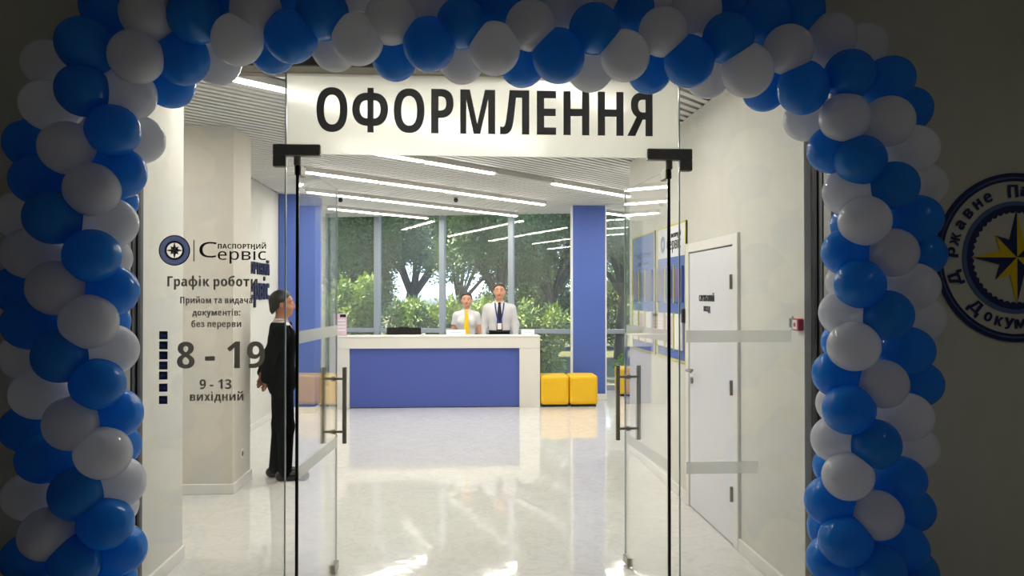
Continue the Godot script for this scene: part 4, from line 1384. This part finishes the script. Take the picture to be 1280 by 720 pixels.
# loose leaves scattered through an ellipsoid, each a small folded blade; colours are linear
func leaf_cloud(count: int, c: Vector3, r: Vector3, length: float, width: float, cols: Array, seed_: int) -> ArrayMesh:
	var g := RandomNumberGenerator.new()
	g.seed = seed_
	var v := PackedVector3Array()
	var n := PackedVector3Array()
	var col := PackedColorArray()
	for k in count:
		var o := Vector3(g.randfn(), g.randfn(), g.randfn()).normalized()
		var p := c + o * r * pow(g.randf(), 0.45)
		var along := (o * 0.6 + Vector3(g.randfn() * 0.5, g.randfn() * 0.4 + 0.15, g.randfn() * 0.5)).normalized()
		var side := along.cross(Vector3(g.randfn(), g.randfn() + 1.2, g.randfn())).normalized()
		var up := side.cross(along)
		var l := length * g.randf_range(0.7, 1.25)
		var w := width * g.randf_range(0.8, 1.2)
		var tip := p + along * l
		var mid := p + along * l * 0.45
		var a := mid + side * w * 0.5 + up * w * 0.15
		var b := mid - side * w * 0.5 + up * w * 0.15
		var tint: Color = cols[g.randi() % cols.size()].lerp(cols[g.randi() % cols.size()], g.randf())
		for q in [p, tip, a, p, b, tip]:
			v.append(q)
			n.append(up)
			col.append(tint)
	var arr := []
	arr.resize(Mesh.ARRAY_MAX)
	arr[Mesh.ARRAY_VERTEX] = v
	arr[Mesh.ARRAY_NORMAL] = n
	arr[Mesh.ARRAY_COLOR] = col
	var m := ArrayMesh.new()
	m.add_surface_from_arrays(Mesh.PRIMITIVE_TRIANGLES, arr)
	return m


# many copies of one spray of leaves spread over lobes of a crown
func crown(called: String, spray: ArrayMesh, lobes: Array, count: int, parent: Node3D, seed_: int, size: float) -> void:
	var g := RandomNumberGenerator.new()
	g.seed = seed_
	var mm := MultiMesh.new()
	mm.transform_format = MultiMesh.TRANSFORM_3D
	mm.use_colors = true
	mm.mesh = spray
	mm.instance_count = count
	for k in count:
		var l: Array = lobes[g.randi() % lobes.size()]
		var o := Vector3(g.randfn(), g.randfn(), g.randfn()).normalized()
		var p: Vector3 = l[0] + o * Vector3(l[1]) * pow(g.randf(), 0.4)
		var b := Basis(Vector3(g.randfn(), g.randfn(), g.randfn()).normalized(), g.randf() * TAU).scaled(Vector3.ONE * size * g.randf_range(0.75, 1.25))
		mm.set_instance_transform(k, Transform3D(b, p))
		var sh := g.randf_range(0.8, 1.2)
		mm.set_instance_color(k, Color(sh, sh, sh * 0.95))
	var o := MultiMeshInstance3D.new()
	o.name = called
	o.multimesh = mm
	o.material_override = M.leaf
	o.set_meta("kind", "stuff")
	parent.add_child(o, true)


func build_garden() -> void:
	structure("ground", blk(-40.0, 40.0, -0.35, -0.15, 14.3, 90.0), M.soil)
	var greens := [Color(0.095, 0.16, 0.045), Color(0.11, 0.18, 0.05)]
	var limes := [Color(0.19, 0.27, 0.06), Color(0.23, 0.31, 0.07)]
	var fine := leaf_cloud(60, Vector3.ZERO, Vector3(0.30, 0.24, 0.30), 0.10, 0.04, greens, 31)
	var broad := leaf_cloud(34, Vector3.ZERO, Vector3(0.15, 0.17, 0.15), 0.12, 0.05, limes, 33)
	# shrubs below the windows: (x, d, height, width)
	var where := ["under the window by the far blue column", "between the leaflet stand and the monitor", "behind the desk monitor", "behind the woman clerk", "behind the man clerk", "past the counter's white end"]
	var spots := [[-3.3, 17.6, 1.75, 0.75], [-2.25, 17.5, 2.1, 0.6], [-1.15, 17.3, 1.55, 0.62], [-0.25, 17.2, 1.6, 0.6], [0.75, 17.1, 1.6, 0.65], [1.75, 17.0, 1.45, 0.6]]
	for k in spots.size():
		var s: Array = spots[k]
		var t := thing("shrub", "sunlit yellow-green leafy shrub outside, " + where[k], "shrub", at(s[0], -0.15, s[1]), "shrubs outside the windows")
		var stems := Shape.new()
		var lobes := []
		for j in 7:
			var a := TAU * j / 7.0 + k
			var top := Vector3(cos(a) * s[3] * 0.55, s[2] * (0.62 + 0.33 * rng.randf()), sin(a) * s[3] * 0.5)
			stems.tube([Vector3(cos(a) * 0.05, 0, sin(a) * 0.05), top * Vector3(0.5, 0.55, 0.5), top], [0.016, 0.012, 0.006], 6)
			lobes.append([top, Vector3(0.2, 0.26, 0.2)])
			lobes.append([top * Vector3(0.75, 0.6, 0.75), Vector3(s[3] * 0.4, 0.32, s[3] * 0.4)])
			lobes.append([top * Vector3(0.7, 0.25, 0.7), Vector3(s[3] * 0.4, 0.25, s[3] * 0.4)])
		part("stems", stems, M.bark, t)
		crown("foliage", broad, lobes, 190, t, 50 + k, 1.0)
	# trees: (x, d, lean x, trunk height, trunk radius, crown radius, lit)
	var trees := [[-5.4, 22.0, 0.2, 2.6, 0.17, 2.0, false, "dark leafy tree far along the hedge by the white wall"], [-2.6, 20.2, -0.5, 2.3, 0.16, 1.7, false, "dark tree whose trunk leans behind the leaflet stand"], [-1.55, 22.5, 0.35, 2.6, 0.20, 1.9, false, "thick dark trunked tree behind the desk monitor"], [-0.35, 21.6, 0.55, 2.3, 0.11, 1.5, false, "slim leaning tree between monitor and woman clerk"], [1.25, 19.8, -0.45, 2.5, 0.13, 1.6, true, "forked pale trunked tree behind the man clerk"], [2.3, 21.5, 0.3, 2.4, 0.16, 1.8, true, "broad leafy tree beside the blue seat column"], [4.6, 22.5, 0.2, 2.5, 0.18, 2.1, false, "dark tree right of the blue seat column"], [7.5, 24.0, 0.1, 2.6, 0.18, 2.2, false, "dark tree outside the wing windows"]]
	for k in trees.size():
		var s: Array = trees[k]
		var t := thing("tree", s[7], "tree", at(s[0], -0.15, s[1]), "trees outside the windows")
		var h: float = s[3]
		var r: float = s[4]
		var fork := Vector3(s[2] * 0.6, h * 0.72, 0)
		part("trunk", Shape.new().tube([Vector3.ZERO, Vector3(s[2] * 0.15, h * 0.3, 0), fork], [r * 1.15, r, r * 0.85], 10), M.bark, t)
		var lobes := []
		for j in 6:
			var a := TAU * j / 6.0 + k * 1.3
			var tip := fork + Vector3(cos(a) * s[5] * 0.65 + s[2], 1.0 + 1.3 * rng.randf(), sin(a) * s[5] * 0.6)
			part("branch", Shape.new().tube([fork - Vector3(0, 0.08, 0), fork.lerp(tip, 0.4) + Vector3(0, 0.15, 0), tip], [r * 0.55, r * 0.4, r * 0.15], 8), M.bark, t)
			lobes.append([tip, Vector3(0.8, 0.55, 0.8)])
			lobes.append([tip + Vector3(0, 0.8, 0), Vector3(1.0, 0.7, 0.9)])
			lobes.append([tip + Vector3(0, 1.9, 0), Vector3(1.2, 0.8, 1.1)])  # unseen upper lobes, added to shade the crown below
			lobes.append([tip + Vector3(cos(a) * 0.5, -0.25, sin(a) * 0.4), Vector3(0.6, 0.5, 0.6)])
		crown("foliage", fine, lobes, 900, t, 80 + k, 1.0)
	# taller bushes farther back
	var far := [[-7.0, 27.0, false, "leafy bush far beyond the trees on the white wall side"], [-4.0, 28.0, true, "leafy bush far beyond the trees, behind the leaflet stand"], [2.0, 27.0, true, "leafy bush far beyond the trees, behind the man clerk"], [5.0, 27.5, true, "leafy bush far beyond the trees, by the seat column"], [9.5, 28.0, false, "leafy bush far beyond the trees, outside the wing"]]
	for k in far.size():
		var s: Array = far[k]
		var t := thing("bush", s[3], "bush", at(s[0], -0.15, s[1]), "bushes far beyond the trees")
		part("stems", Shape.new().tube([Vector3.ZERO, Vector3(0.1, 1.2, 0)], [0.09, 0.04], 8), M.bark, t)
		crown("foliage", fine, [[Vector3(0, 1.3, 0), Vector3(1.5, 1.2, 1.0)], [Vector3(0.8, 2.0, 0), Vector3(1.0, 0.9, 0.8)], [Vector3(-0.8, 1.0, 0), Vector3(1.1, 1.0, 0.8)]], 420, t, 120 + k, 1.25)
